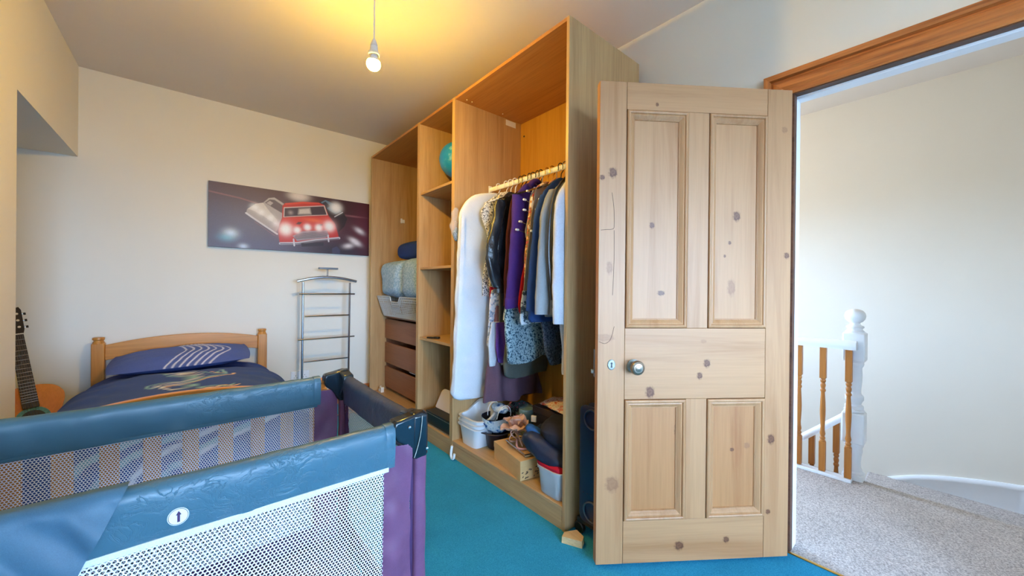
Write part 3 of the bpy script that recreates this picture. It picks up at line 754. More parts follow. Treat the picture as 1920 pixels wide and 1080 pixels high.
# ------------------------------------------------------------------ pine bed with bedding
BCX = -.021
def arch(x0, x1, zt, ht, zb, hb, n=24):
    f = lambda t: 4*t*(1-t)
    top = [(x0+(x1-x0)*k/n, zt+ht*f(k/n)) for k in range(n+1)]
    bot = [(x1-(x1-x0)*k/n, zb+hb*f(k/n)) for k in range(n+1)]
    return top+bot
def bed():
    r = thing('bed', 'varnished pine single bed with arched head rail against the back wall', 'bed', (BCX, 2.8, 0))
    for y, zt, nm in ((3.72, .72, 'headboard_post'), (1.885, .655, 'footboard_post')):
        for x in (-.480, .441):
            q = .031
            p = MB().box(x-q, x+q, y-q, y+q, 0, zt-.004).build(nm, M['pine_bed_z'], r, bevel=.005, seg=3)
            MB().lathe([(.0001, zt-.006), (.0295, zt-.006), (.029, zt+.002), (.024, zt+.010), (.024, zt+.015), (.029, zt+.020), (.030, zt+.028), (.028, zt+.034), (.020, zt+.036), (.0001, zt+.036)], (x, y, 0), 'z', 24).build('turned_cap', M['pine_bed_z'], p)
    MB().prism(arch(-.449, .410, .700, .048, .598, .040), 3.708, 3.732).build('head_rail', M['pine_bed'], r, bevel=.003)
    MB().box(-.449, .410, 3.708, 3.732, .30, .39).build('lower_head_rail', M['pine_bed'], r, bevel=.003)
    MB().prism(arch(-.449, .410, .648, .066, .575, .050), 1.872, 1.898).build('foot_rail', M['pine_bed'], r, bevel=.003)
    MB().box(-.449, .410, 1.872, 1.898, .20, .30).build('lower_foot_rail', M['pine_bed'], r, bevel=.003)
    for k in range(8):
        x = -.428+k*.1065
        MB().box(x-.024, x+.024, 1.876, 1.894, .295, .625).build('pale', M['pine_bed_z'], r, bevel=.004)
    for x in (-.486, .447):
        MB().box(x-.011, x+.011, 1.91, 3.69, .22, .34).build('side_rail', wood_y, r, bevel=.003)
    for k in range(9):
        y = 2.0+k*.2
        MB().box(-.474, .435, y, y+.07, .235, .253).build('bed_slat', M['pine_bed'], r, bevel=.002)
wood_y = wood('varnished_pine_rail', srgb(206, 142, 68), srgb(180, 110, 46), 'y', 1.2, 0.3, 0.8, 0.4)
bed()

def paint_lines(pts, col, lines, axes=(0, 1), scale_w=1.0):
    P = pts[:, list(axes)]
    for c, w, path in lines:
        w = w*scale_w
        pth = np.array([(p.x, p.y) for p in smoothpath([(a, b, 0) for a, b in path], 6)])
        d = np.full(len(P), 9.0)
        for a, b in zip(pth[:-1], pth[1:]):
            ab = b-a; t = np.clip(((P-a)@ab)/(ab@ab+1e-12), 0, 1); d = np.minimum(d, np.linalg.norm(P-(a+t[:, None]*ab), axis=1))
        k = np.clip((w-d)/.0025+.5, 0, 1)[:, None]
        col[:, :3] = col[:, :3]*(1-k)+np.array(c[:3])*k
def bedding():
    m = MB().box(-.462, .420, 1.925, 3.675, .254, .44)
    tag(m.build('mattress', fabric('mattress_ticking', srgb(214, 214, 210), None, 200), bevel=.03, seg=3), 'white mattress on the pine bed, under the navy duvet', 'mattress')
    # duvet
    nu, nv = 170, 290; rows = []; hw = .528
    for j in range(nv):
        v = j/(nv-1)
        row = []
        for i in range(nu):
            s = -1+2*i/(nu-1); a = s*PI/2*.985
            ex = math.copysign(abs(math.sin(a))**.62, a); ez = abs(math.cos(a))**.62
            # along the bed: foot end turns down
            L = v*2.02
            if L < .34: yy = 1.918+.012*(L/.34)**2; kz = L/.34
            else: yy = 1.93+(L-.34)*1.0; kz = 1
            e = max(0, min(1, L/.34)); e2 = 1-(1-e)**4 if e < 1 else 1
            if L >= .30:
                q = min(1, (L-.30)/.14); yy = 1.93+.0*q+max(0, L-.34)
            wob = noise.noise((ex*3, yy*2.5, 1))*.012+noise.noise((ex*9, yy*5, 4))*.005
            z = .285+(.592-.285)*ez*1.0+(wob if ez > .3 else 0)
            z += .006*math.sin(yy*26+ex*4)*(1-ez)
            q2 = max(0, min(1, (yy-2.95)/.45)); z -= .062*q2*q2*(3-2*q2)*ez
            z += .0035*math.sin(yy*34+ex*9+noise.noise((ex*2, yy*2, 9))*5)*min(1, 1.6*abs(ex))**3
            if L < .34: z = .30+(z-.30)*(1-(1-e)**3)
            x = BCX+ex*hw*(1+.0*wob)+.012*math.sin(yy*17+2)*(1-ez)+wob*.3
            row.append((x, yy, z))
        rows.append(row)
    m = MB().grid(rows)
    P = np.array(m.v); col = np.ones((len(P), 4), np.float32); base = np.array(srgb(56, 84, 162)[:3])
    col[:, :3] = base
    W, O, T, G = srgb(226, 232, 244), srgb(244, 204, 160), srgb(140, 190, 206), srgb(176, 192, 218)
    d = [(T, .008, [(-.149, 3.052), (-.118, 2.978), (-.097, 2.896), (-.051, 2.86), (-.005, 2.857), (.013, 2.779), (-.022, 2.701), (-.132, 2.717), (-.178, 2.687), (-.166, 2.627), (-.145, 2.598)]),
         (G, .008, [(-.125, 3.05), (-.095, 2.97), (-.07, 2.90), (-.03, 2.87), (.015, 2.85), (.03, 2.775), (-.012, 2.695), (-.12, 2.69), (-.155, 2.66), (-.14, 2.60)]),
         (W, .008, [(-.10, 3.05), (-.075, 2.98), (-.05, 2.915)]),
         (W, .008, [(-.055, 3.087), (-.064, 3.021), (-.024, 2.888), (.037, 2.84), (.05, 2.766), (-.005, 2.687), (-.105, 2.656), (-.132, 2.638), (-.12, 2.59)]),
         (O, .007, [(-.011, 3.071), (-.03, 3.013), (-.005, 2.924), (.03, 2.89)]), (W, .007, [(.01, 3.06), (-.005, 3.0), (.02, 2.93), (.05, 2.90)]),
         (T, .008, [(.05, 2.90), (.09, 2.833), (.125, 2.857), (.112, 2.903)]), (O, .006, [(.09, 2.90), (.118, 2.84), (.15, 2.86), (.14, 2.90)]),
         (O, .008, [(.195, 2.838), (.175, 2.766), (.11, 2.719), (.039, 2.653), (-.025, 2.606), (-.086, 2.589), (-.089, 2.554)]),
         (T, .010, [(.139, 2.937), (.153, 2.817), (.101, 2.742), (.008, 2.649), (.004, 2.557), (.037, 2.492), (.07, 2.466)]),
         (W, .009, [(-.04, 2.63), (-.10, 2.61), (-.11, 2.55), (-.07, 2.50)]), (G, .009, [(0, 2.62), (-.06, 2.58), (-.06, 2.52), (-.01, 2.48)]),
         (O, .008, [(.188, 2.458), (.156, 2.45), (.123, 2.49), (.096, 2.471), (.058, 2.476)]), (T, .008, [(.17, 2.49), (.14, 2.46), (.10, 2.50), (.06, 2.50)]),
         (W, .010, [(.30, 2.02), (.20, 2.10), (.05, 2.12), (-.08, 2.2), (-.02, 2.32), (.1, 2.36)]), (T, .010, [(.34, 2.06), (.22, 2.14), (.08, 2.17), (-.03, 2.23), (.02, 2.30)])]
    top = P[:, 1] > 1.96
    cc = col[top]; paint_lines(P[top], cc, d, scale_w=.8); col[top] = cc
    # swirls on the turned-down foot end
    fr = ~top; cc = col[fr]
    e = [(T, .012, [(-.26, .40), (-.20, .47), (-.10, .52), (.02, .56), (.12, .59)]), (W, .010, [(-.18, .38), (-.12, .46), (-.02, .51), (.10, .55), (.22, .585)]), (T, .012, [(-.32, .44), (-.28, .50), (-.18, .54), (-.08, .58)]),
         (W, .010, [(-.03, .38), (.02, .45), (.10, .49), (.20, .52), (.30, .56)]), (T, .010, [(-.10, .36), (-.05, .43), (.04, .48), (.16, .525), (.27, .57)])]
    paint_lines(P[fr], cc, e, (0, 2)); col[fr] = cc
    m.c = col
    tag(m.build('duvet', printed('printed_duvet_cotton', .75), smooth=80), 'navy duvet with white and orange swirl print, spread over the bed', 'duvet')
    # pillow
    m = MB(); nu, nv = 120, 70; rows = []
    hx, hy = .375, .20
    def shape(u, v, side):
        k = (1-abs(u)**2.6)*(1-abs(v)**2.4); k = max(k, 0)**.78
        w = noise.noise((u*2.5, v*2.5, 3))*.010+noise.noise((u*8, v*6, 7))*.004
        x = u*hx*(1-.05*abs(v)**2); y = v*hy*(1-.06*u*u)
        return x, y, side*(.072*k)+(w*k)
    for side in (1, -1):
        R = []
        for j in range(nv):
            v = -1+2*j/(nv-1); row = []
            for i in range(nu):
                u = -1+2*i/(nu-1); row.append(shape(u, v, side))
            R.append(row)
        m.grid(R)
    P = np.array(m.v); half = len(P)//2; col = np.ones((len(P), 4), np.float32); col[:, :3] = srgb(84, 104, 172)[:3]
    lines = []
    for k in range(7):
        o = k*.040; lines.append((srgb(214, 218, 238), .0045, [(-.10+o*.95, -.20), (-.04+o, -.13), (.01+o*1.02, -.06), (.0+o*.9, .0), (-.03+o*.6, .05), (.0+o*.4, .10), (.05+o*.4, .16)]))
    cc = col[:half]; paint_lines(P[:half], cc, lines); col[:half] = cc
    tilt = Matrix.Rotation(math.radians(9), 3, 'X') @ Matrix.Rotation(math.radians(-2.0), 3, 'Y')
    m.v = [tuple(tilt @ Vector(p)+Vector((-.040, 3.50, .603))) for p in m.v]; m.c = col
    tag(m.build('pillow', printed('printed_pillow_cotton', .75), smooth=80), 'blue pillow with white swirl lines propped at the bed head', 'pillow')
bedding()

# ------------------------------------------------------------------ steel clothes valet
def valet():
    Y = 3.60
    r = thing('valet_stand', 'brushed steel valet stand with a curved shoulder bar by the back wall', 'valet stand', (.90, Y, 0))
    st = M['steel']
    for x0, x1 in ((.716, .712), (1.099, 1.088)):
        MB().tube([(x1, Y-.01, .02), (x0, Y, 1.145)], .0088, 10).build('upright', st, r)
    MB().tube(smoothpath([(.670, Y-.012, 1.152), (.79, Y-.014, 1.180), (.905, Y-.014, 1.191), (1.03, Y-.014, 1.182), (1.153, Y-.012, 1.157)], 6), .0115, 10).build('shoulder_bar', st, r)
    for z, a, b in ((1.044, .684, 1.138), (.853, .728, 1.088), (.656, .679, 1.138), (.465, .724, 1.079)):
        MB().tube([(a, Y-.014, z), (b, Y-.014, z-.002)], .0072, 8).build('cross_bar', st, r)
    MB().tube([(.905, Y-.012, 1.19), (.905, Y-.012, 1.268)], .0075, 8).build('neck', st, r)
    MB().box(.833, .990, Y-.030, Y+.004, 1.260, 1.276).build('trouser_bar', M['dark_steel'], r, bevel=.003)
    for x in (.712, 1.088):
        MB().tube([(x, Y+.12, .012), (x, Y-.27, .012)], .011, 10).build('foot', st, r)
    MB().tube([(.712, Y-.2, .014), (1.088, Y-.2, .014)], .008, 8).build('cross_bar', st, r)
valet()

# ------------------------------------------------------------------ wall socket
def socket():
    r = thing('wall_socket', 'white double plug socket on the back wall behind the steel stand', 'socket', (.738, BY, .31))
    MB().box(.665, .811, BY-.009, BY, .267, .353).build('face_plate', M['white_plastic'], r, bevel=.003)
    for cx in (.702, .774):
        for dx, dz, w, h in ((0, .008, .004, .008), (-.011, -.010, .007, .0035), (.011, -.010, .007, .0035)):
            MB().box(cx+dx-w/2, cx+dx+w/2, BY-.0096, BY-.0088, .305+dz-h/2, .305+dz+h/2).build('pin_hole', M['black'], r, bevel=0)
        MB().box(cx-.005+.022*(1 if cx > .73 else -1), cx+.005+.022*(1 if cx > .73 else -1), BY-.0125, BY-.009, .332, .346).build('switch', M['white_plastic'], r, bevel=.001)
socket()

# ------------------------------------------------------------------ canvas print
def canvas():
    W, H = 1.240, .511; x0, z0, y = .089, 1.416, 3.768
    r = thing('canvas_print', 'wide canvas print of a red car on a maroon ground', 'picture', (x0+W/2, BY, z0+H/2))
    nx, nz = 540, 224
    u, v = np.meshgrid(np.linspace(0, W, nx), np.linspace(0, H, nz)); p = np.stack([u.ravel(), v.ravel()], 1)
    C = np.zeros((len(p), 3)); L = lambda *c: np.array(srgb(*c)[:3])
    t = p[:, :1]/W; s = p[:, 1:]/H
    C[:] = L(84, 74, 86)*(1-t)*(1-.5*s)+L(70, 18, 34)*t+L(92, 56, 58)*(1-t)*s*.5
    rng = np.random.RandomState(3)
    def soft(poly, col, e=.0025, a=1.0):
        poly = np.array(poly); ins = np.zeros(len(p), bool); d = np.full(len(p), 9.0); n = len(poly)
        for i in range(n):
            q0, q1 = poly[i], poly[(i+1) % n]
            c = ((q0[1] > p[:, 1]) != (q1[1] > p[:, 1])) & (p[:, 0] < (q1[0]-q0[0])*(p[:, 1]-q0[1])/(q1[1]-q0[1]+1e-12)+q0[0]); ins ^= c
            ab = q1-q0; k = np.clip(((p-q0)@ab)/(ab@ab+1e-12), 0, 1); d = np.minimum(d, np.linalg.norm(p-(q0+k[:, None]*ab), axis=1))
        sd = np.where(ins, -d, d); k = (np.clip(.5-sd/e/2, 0, 1)*a)[:, None]; C[:] = C*(1-k)+col*k
    def glow(x, z, rx, rz, col, a=1.0, pw=2.0, ang=0):
        dx, dz = p[:, 0]-x, p[:, 1]-z; c, q = math.cos(ang), math.sin(ang)
        e = ((dx*c+dz*q)/rx)**2+((-dx*q+dz*c)/rz)**2; k = (a*np.exp(-e**(pw/2)))[:, None]; C[:] = C*(1-k)+col*k
    def line(path, w, col, a=1.0):
        d = np.full(len(p), 9.0); pa = np.array(path)
        for q0, q1 in zip(pa[:-1], pa[1:]):
            ab = q1-q0; k = np.clip(((p-q0)@ab)/(ab@ab+1e-12), 0, 1); d = np.minimum(d, np.linalg.norm(p-(q0+k[:, None]*ab), axis=1))
        k = (np.clip((w-d)/.002+.5, 0, 1)*a)[:, None]; C[:] = C*(1-k)+col*k
    glow(.25, .18, .35, .22, L(110, 112, 132), .65); glow(.30, .02, .5, .10, L(92, 92, 118), .7); glow(1.05, .45, .3, .12, L(52, 6, 16), .8); glow(1.18, .25, .10, .3, L(96, 26, 46), .6); glow(.95, .03, .3, .08, L(30, 24, 38), .8)
    line([(0, .43), (.2, .405), (.36, .37)], .006, L(150, 104, 112), .6); line([(.36, .37), (.5, .35)], .004, L(150, 104, 112), .3)
    glow(.624, .49, .085, .045, L(226, 214, 206), .9, 3); glow(.14, .115, .045, .035, L(214, 228, 240), .95); glow(.115, .08, .05, .03, L(120, 190, 214), .6); glow(.224, .015, .03, .02, L(200, 214, 236), .9)
    for x, z, a in ((1.148, .235, -.5), (1.095, .138, -.4), (1.045, .082, .2), (1.12, .115, -.4)): glow(x, z, .045, .022, L(226, 220, 226), .9, 2, a)
    glow(1.08, .37, .10, .008, L(190, 120, 130), .4)
    # pale car behind, tilted
    soft([(.247, .32), (.305, .375), (.357, .391), (.397, .437), (.438, .448), (.508, .406), (.499, .282), (.468, .197), (.454, .155), (.399, .19), (.293, .256), (.241, .288)], L(170, 160, 158))
    soft([(.25, .325), (.305, .375), (.357, .391), (.40, .33), (.46, .26), (.45, .22), (.36, .28), (.28, .32)], L(206, 198, 190))
    soft([(.371, .393), (.404, .426), (.439, .428), (.502, .388), (.495, .322), (.425, .361)], L(92, 80, 86)); soft([(.38, .392), (.405, .415), (.43, .40), (.41, .375)], L(170, 158, 156))
    line([(.241, .289), (.293, .252), (.46, .139)], .007, L(206, 202, 206)); line([(.30, .225), (.44, .125)], .003, L(130, 104, 116))
    for x, z in ((.345, .31), (.412, .271), (.454, .228), (.30, .345)): glow(x, z, .030, .028, L(240, 238, 236), .9)
    # dark car behind
    soft([(.792, .466), (.84, .495), (.922, .468), (.989, .406), (1.033, .34), (1.007, .265), (.957, .206), (.923, .282), (.865, .354)], L(34, 18, 26)); soft([(.80, .463), (.84, .49), (.92, .462), (.98, .40), (.93, .37), (.87, .40)], L(92, 118, 140)); soft([(.81, .455), (.84, .475), (.88, .44), (.85, .415)], L(40, 34, 46))
    line([(.92, .345), (.99, .395)], .004, L(190, 190, 200)); glow(.93, .43, .055, .050, L(244, 240, 236), .95, 3)
    # red car in front
    soft([(.495, .282), (.498, .388), (.516, .411), (.654, .444), (.784, .456), (.832, .441), (.869, .346), (.923, .282), (.953, .179), (.958, .144), (.763, .118), (.539, .065), (.479, .064), (.468, .165), (.478, .231)], L(186, 36, 30))
    soft([(.516, .411), (.654, .444), (.784, .456), (.80, .445), (.65, .428), (.52, .398)], L(214, 62, 44))
    soft([(.50, .28), (.86, .34), (.91, .28), (.93, .23), (.70, .235), (.48, .19)], L(206, 48, 34)); glow(.75, .29, .08, .018, L(244, 120, 70), .6)
    soft([(.505, .288), (.508, .375), (.832, .438), (.860, .352), (.685, .322)], L(214, 190, 184)); soft([(.512, .294), (.514, .368), (.826, .43), (.851, .355), (.685, .328)], L(58, 40, 52)); soft([(.62, .33), (.625, .375), (.71, .395), (.72, .345)], L(198, 188, 180), .01); glow(.56, .335, .018, .018, L(170, 150, 150), .7)
    for x in (.60, .77): soft([(x, .24), (x+.02, .262), (x+.05, .262), (x+.03, .238)], L(60, 20, 26))
    soft([(.575, .134), (.656, .184), (.85, .213), (.875, .163), (.843, .142), (.612, .092)], L(150, 140, 148))
    for k in range(6): line([(.585+.004*k, .125+.009*k-.018), (.86, .158+.009*k)], .0016, L(58, 44, 54))
    line([(.485, .060), (.612, .072), (.763, .112), (.960, .149)], .011, L(190, 186, 196)); line([(.485, .056), (.612, .067), (.763, .106), (.960, .143)], .004, L(90, 84, 100))
    for x, z in ((.59, .07), (.87, .13)): line([(x, z-.02), (x-.006, z+.035)], .006, L(206, 202, 210))
    for x, z, q in ((.524, .187, .05), (.611, .188, .028), (.693, .222, .028), (.786, .228, .03), (.874, .25, .045)): glow(x, z, q*1.3, q*1.3, L(250, 170, 170), .6); glow(x, z, q, q, L(250, 246, 244), 1, 3)
    soft([(.642, .074), (.827, .098), (.827, .066), (.649, .045)], L(40, 34, 48)); soft([(.90, .0), (.90, .05), (.94, .07), (.97, .04), (.97, 0)], L(60, 56, 82))
    C *= (1+.05*rng.randn(len(p), 1)); C = np.clip(C, 0, 1)
    m = MB(); verts = np.stack([x0+p[:, 0], np.full(len(p), y), z0+p[:, 1]], 1); m.v = [tuple(q) for q in verts]
    m.f = [(j*nx+i, j*nx+i+1, (j+1)*nx+i+1, (j+1)*nx+i) for j in range(nz-1) for i in range(nx-1)]
    m.c = np.concatenate([C, np.ones((len(C), 1))], 1)
    m.build('printed_face', printed('canvas_print_ink', .45, .4, .05, 500), r, smooth=0)
    MB().box(x0, x0+W, y+.0005, BY-.001, z0, z0+H).build('stretcher', plain('canvas_edge', srgb(58, 30, 40), .7), r, bevel=0)
canvas()

# ------------------------------------------------------------------ guitar in the alcove
def guitar():
    nut = Vector((-.800, 3.62, .807)); hole = Vector((-.704, 3.45, .371))
    ax = (nut-hole).normalized()                 # up the neck
    view = Vector((hole.x, hole.y, 0)).normalized()
    lat = Vector((view.y, -view.x, 0)); lat = (lat-ax*lat.dot(ax)).normalized()
    nrm = lat.cross(ax).normalized()
    if nrm.dot(-view) < 0: nrm = -nrm
    base = hole-ax*.345
    r = thing('guitar', 'acoustic guitar with orange top leaning in the alcove beside the bed', 'guitar', (base.x, base.y, 0))
    def T(a, b, c): return nut+lat*a+ax*b+nrm*c   # across, along (0 at the nut), out
    spruce = wood('orange_spruce', srgb(216, 132, 44), srgb(196, 108, 30), 'z', 1.0, .25, .5, .3)
    rose = plain('rosewood', srgb(38, 30, 30), .45, var=.2, vs=30); mah = plain('dark_mahogany', srgb(84, 48, 32), .35, var=.15, vs=20)
    # body outline
    half = [(0, -.322), (.05, -.324), (.10, -.345), (.128, -.385), (.130, -.43), (.112, -.485), (.106, -.53), (.122, -.585), (.158, -.645), (.172, -.70), (.160, -.752), (.115, -.790), (.05, -.803), (0, -.805)]
    right = [(p.x, p.y) for p in smoothpath([(a, b, 0) for a, b in half], 4)]
    out = right+[(-a, b) for a, b in reversed(right[1:-1])]
    m = MB(); m.rings([[T(a, b, -.005) for a, b in out], [T(a, b, -.092) for a, b in out]]); body = m.build('body', mah, r, smooth=60)
    m = MB(); m.rings([[T(a, b, -.0049) for a, b in out], [T(a, b, -.002) for a, b in out]]); m.build('soundboard', spruce, r, smooth=60)
    c = (0, -.515)
    for rad, mat, h in ((.066, plain('teal_rosette', srgb(70, 140, 140), .4, var=.3, vs=120), -.0015), (.047, M['black'], -.0010)):
        m = MB(); m.rings([[T(c[0]+rad*math.cos(a), c[1]+rad*math.sin(a), hh) for a in [2*PI*k/32 for k in range(32)]] for hh in (-.0025, h)]); m.build('rosette' if rad > .05 else 'sound_hole', mat, body)
    def bar(name, mat, w0, w1, b0, b1, c0, c1, parent=r, bev=.001, **k):
        m = MB(); m.rings([[T(-w0/2, b0, c0), T(w0/2, b0, c0), T(w0/2, b0, c1), T(-w0/2, b0, c1)], [T(-w1/2, b1, c0), T(w1/2, b1, c0), T(w1/2, b1, c1), T(-w1/2, b1, c1)]]); return m.build(name, mat, parent, bevel=bev, **k)
    bar('neck', mah, .050, .060, 0, -.33, -.022, .0025)
    fb = bar('fretboard', rose, .052, .062, 0, -.455, .0026, .008)
    bar('nut', M['cream_plastic'], .053, .053, .003, -.003, .003, .0105)
    x = 0
    for k in range(18):
        x = .65*(1-2**(-(k+1)/12)); w = .052+.010*x/.455
        if x < .452: bar('fret', M['steel'], w, w, -x+.0010, -x-.0010, .008, .0095, fb, 0)
    bar('bridge', rose, .18, .18, -.638, -.665, -.002, .006)
    for k in range(6):
        a = -.020+.008*k; m = MB(); m.tube([T(a, 0, .011), T(a*1.35, -.65, .009)], .00055, 4); m.build('string', M['steel'], r)
    # head, tilted back, with tuning pegs
    h = lambda a, b, c: T(a, b, c-.16*b)
    m = MB(); o = [(-.026, .002), (.026, .002), (.034, .035), (.036, .165), (.028, .188), (0, .180), (-.028, .188), (-.036, .165), (-.034, .035)]
    m.rings([[h(a, b, -.004) for a, b in o], [h(a, b, -.020) for a, b in o]]); hd = m.build('head', rose, r, bevel=.001)
    for s in (-1, 1):
        for k in range(3):
            b = .05+.045*k
            MB().tube([h(s*.034, b, -.012), h(s*.044, b, -.012)], .0022, 6).build('tuner_shaft', M['steel'], hd)
            m = MB(); cc = h(s*.046, b, -.012); m.obox(cc, .010, .006, .015, Matrix((lat, nrm, ax)).transposed()); m.build('tuning_peg', M['cream_plastic'] if s < 0 else M['black'], hd, bevel=.002)
            m = MB(); m.rings([[h(s*.016+.0065*math.cos(q), b+.0065*math.sin(q), zz) for q in [2*PI*j/10 for j in range(10)]] for zz in (-.004, .001)]); m.build('string_roller', M['cream_plastic'], hd)
guitar()

# ------------------------------------------------------------------ oil radiator behind the door
def radiator():
    r = thing('oil_radiator', 'dark navy oil-filled radiator tucked behind the pine door', 'radiator', (1.50, 1.02, 0))
    y0, y1 = .945, 1.088; yc = (y0+y1)/2
    def rr(q, z0, z1, rad, inset=0):
        pts = []
        for (cx, cz, a0) in ((y1-rad, z1-rad, 0), (y0+rad, z1-rad, 90), (y0+rad, z0+rad, 180), (y1-rad, z0+rad, 270)):
            for k in range(6):
                a = math.radians(a0+18*k); pts.append((q, cx+(rad-inset)*math.cos(a), cz+(rad-inset)*math.sin(a)))
        return pts
    for k in range(7):
        x = 1.325+.052*k; m = MB()
        m.rings([rr(x, .085, .60, .03, .008), rr(x+.004, .085, .60, .03), rr(x+.010, .085, .60, .03), rr(x+.014, .085, .60, .03, .008)])
        f = m.build('fin', M['navy_enamel'], r, smooth=50)
        if k == 0:
            for zc, rad in ((.545, .042), (.145, .042)):
                MB().tube([(x-.001, yc+rad*math.cos(a), zc+rad*math.sin(a)) for a in [2*PI*j/28 for j in range(28)]], .0045, 6, True).build('pressed_ring', M['dark_steel'] if zc < .3 else M['navy_enamel'], f)
            for j in range(5):
                MB().ell((x, y0+.03+.022*j, .215), .003, .006, .0025, 8, 6).build('pressed_dimple', M['navy_enamel'], f)
    for z in (.145, .545): MB().tube([(1.33, yc, z), (1.645, yc, z)], .016, 12).build('header_pipe', M['navy_enamel'], r)
    for x in (1.36, 1.60):
        f = MB().box(x-.012, x+.012, y0-.03, y1+.03, .052, .075).build('foot_bar', M['black'], r, bevel=.004)
        for y in (y0-.02, y1+.02): MB().lathe([(.0001, -.012), (.022, -.012), (.026, -.008), (.026, .008), (.022, .012), (.0001, .012)], (x, y, .026), 'x', 16).build('castor', M['black'], f)
    MB().box(1.655, 1.72, y0, y1, .08, .60).build('control_box', M['black'], r, bevel=.015, seg=3)
radiator()

def wedge():
    m = MB(); lo = [(1.239, 1.112), (1.279, 1.029), (1.316, 1.047), (1.330, 1.100), (1.272, 1.128)]; hi = [(1.2395, 1.110), (1.2795, 1.031), (1.313, 1.048), (1.326, 1.098), (1.272, 1.125)]
    m.rings([[(a, b, 0) for a, b in lo], [(a, b, .030) for a, b in hi]])
    tag(m.build('wood_block', wood('raw_pine_offcut', srgb(212, 178, 128), srgb(190, 150, 98), 'y', 1.5, .7, .8, .5), bevel=.0015, smooth=0), 'rough pine offcut lying on the carpet at the wardrobe corner', 'wood block')
wedge()

# ------------------------------------------------------------------ things in the left and middle wardrobes
def drawers():
    r = thing('chest_of_drawers', 'red-brown three-drawer chest standing inside the wardrobe by the back wall', 'drawers', (1.64, 3.15, BASE))
    x0, x1, y0, y1, z0, z1 = 1.442, 1.86, 2.685, 3.626, BASE+.001, .833
    box_obj('side_panel', M['chest_z'], (x0+.014, x1, y0, y0+.016, z0, z1-.018), r); box_obj('side_panel', M['chest_z'], (x0+.014, x1, y1-.016, y1, z0, z1-.018), r)
    box_obj('top_panel', M['chest'], (x0, x1, y0, y1, z1-.018, z1), r); box_obj('back_panel', M['chest_z'], (x1-.006, x1-.001, y0+.016, y1-.016, z0, z1-.018), r)
    for a, b in ((.612, .797), (.375, .572), (.140, .338)):
        d = box_obj('drawer', M['chest'], (x0, x0+.017, y0+.003, y1-.003, a, b), r, .002)
        MB().box(x0+.02, x1-.02, y0+.03, y1-.03, a, a+.01).box(x0+.017, x1-.02, y0+.022, y0+.032, a, b-.035).box(x0+.017, x1-.02, y1-.032, y1-.022, a, b-.035).build('drawer_box', M['chest_z'], d, smooth=0)
    MB().box(x0+.03, x0+.05, 3.02, 3.14, .350, .358).build('drawer_runner', M['steel'], r, bevel=.001)
drawers()
def basket():
    r = thing('wire_basket', 'pale wire basket full of bedding on top of the chest of drawers', 'basket', (1.60, 3.12, .834))
    t = plain('pale_coated_wire', srgb(196, 200, 200), .45); z0, z1 = .838, 1.022
    def rim(z, q): 
        k = (z-z0)/(z1-z0); i = .05*(1-k)
        return 1.355+i*.9, 1.82-i*.5, 2.70+i, 3.60-i
    def loop(z, dip=0, rad=.0045):
        xa, xb, ya, yb = rim(z, 0)
        pts = [(xa, yb, z), (xa, 3.30, z), (xa, 3.27, z-dip), (xa, 3.12, z-dip), (xa, 3.09, z), (xa, ya, z), (xb, ya, z), (xb, yb, z)]
        return MB().tube(pts, rad, 6, True)
    loop(z1, .045).build('rim_wire', t, r); loop(z1-.022, .045).build('rim_wire', t, r); loop(z1-.04, .045, .0035).build('rim_wire', t, r)
    m = MB()
    for k in range(9):
        z = z0+.015*k; xa, xb, ya, yb = rim(z, 0)
        m.tube([(xa, ya, z), (xa, yb, z), (xb, yb, z), (xb, ya, z)], .0022, 4, True)
    xa0, xb0, ya0, yb0 = rim(z0, 0); xa1, xb1, ya1, yb1 = rim(z1, 0)
    for k in range(46):
        f = k/45; top = z1 if not (3.10 < ya1+(yb1-ya1)*f < 3.29) else z1-.045
        m.tube([(xa0, ya0+(yb0-ya0)*f, z0), (xa1-.001, ya1+(yb1-ya1)*f, top)], .0022, 4)
    for k in range(24):
        f = k/23; m.tube([(xa0+(xb0-xa0)*f, yb0, z0), (xa1+(xb1-xa1)*f, yb1, z1)], .0022, 4); m.tube([(xa0+(xb0-xa0)*f, ya0, z0), (xb0*f+xa0*(1-f), ya1, z1)], .0022, 4)
        m.tube([(xa0+(xb0-xa0)*f, ya0, z0), (xa0+(xb0-xa0)*f, yb0, z0)], .0022, 4)
    m.build('wire_mesh', t, r, kind='stuff')
basket()
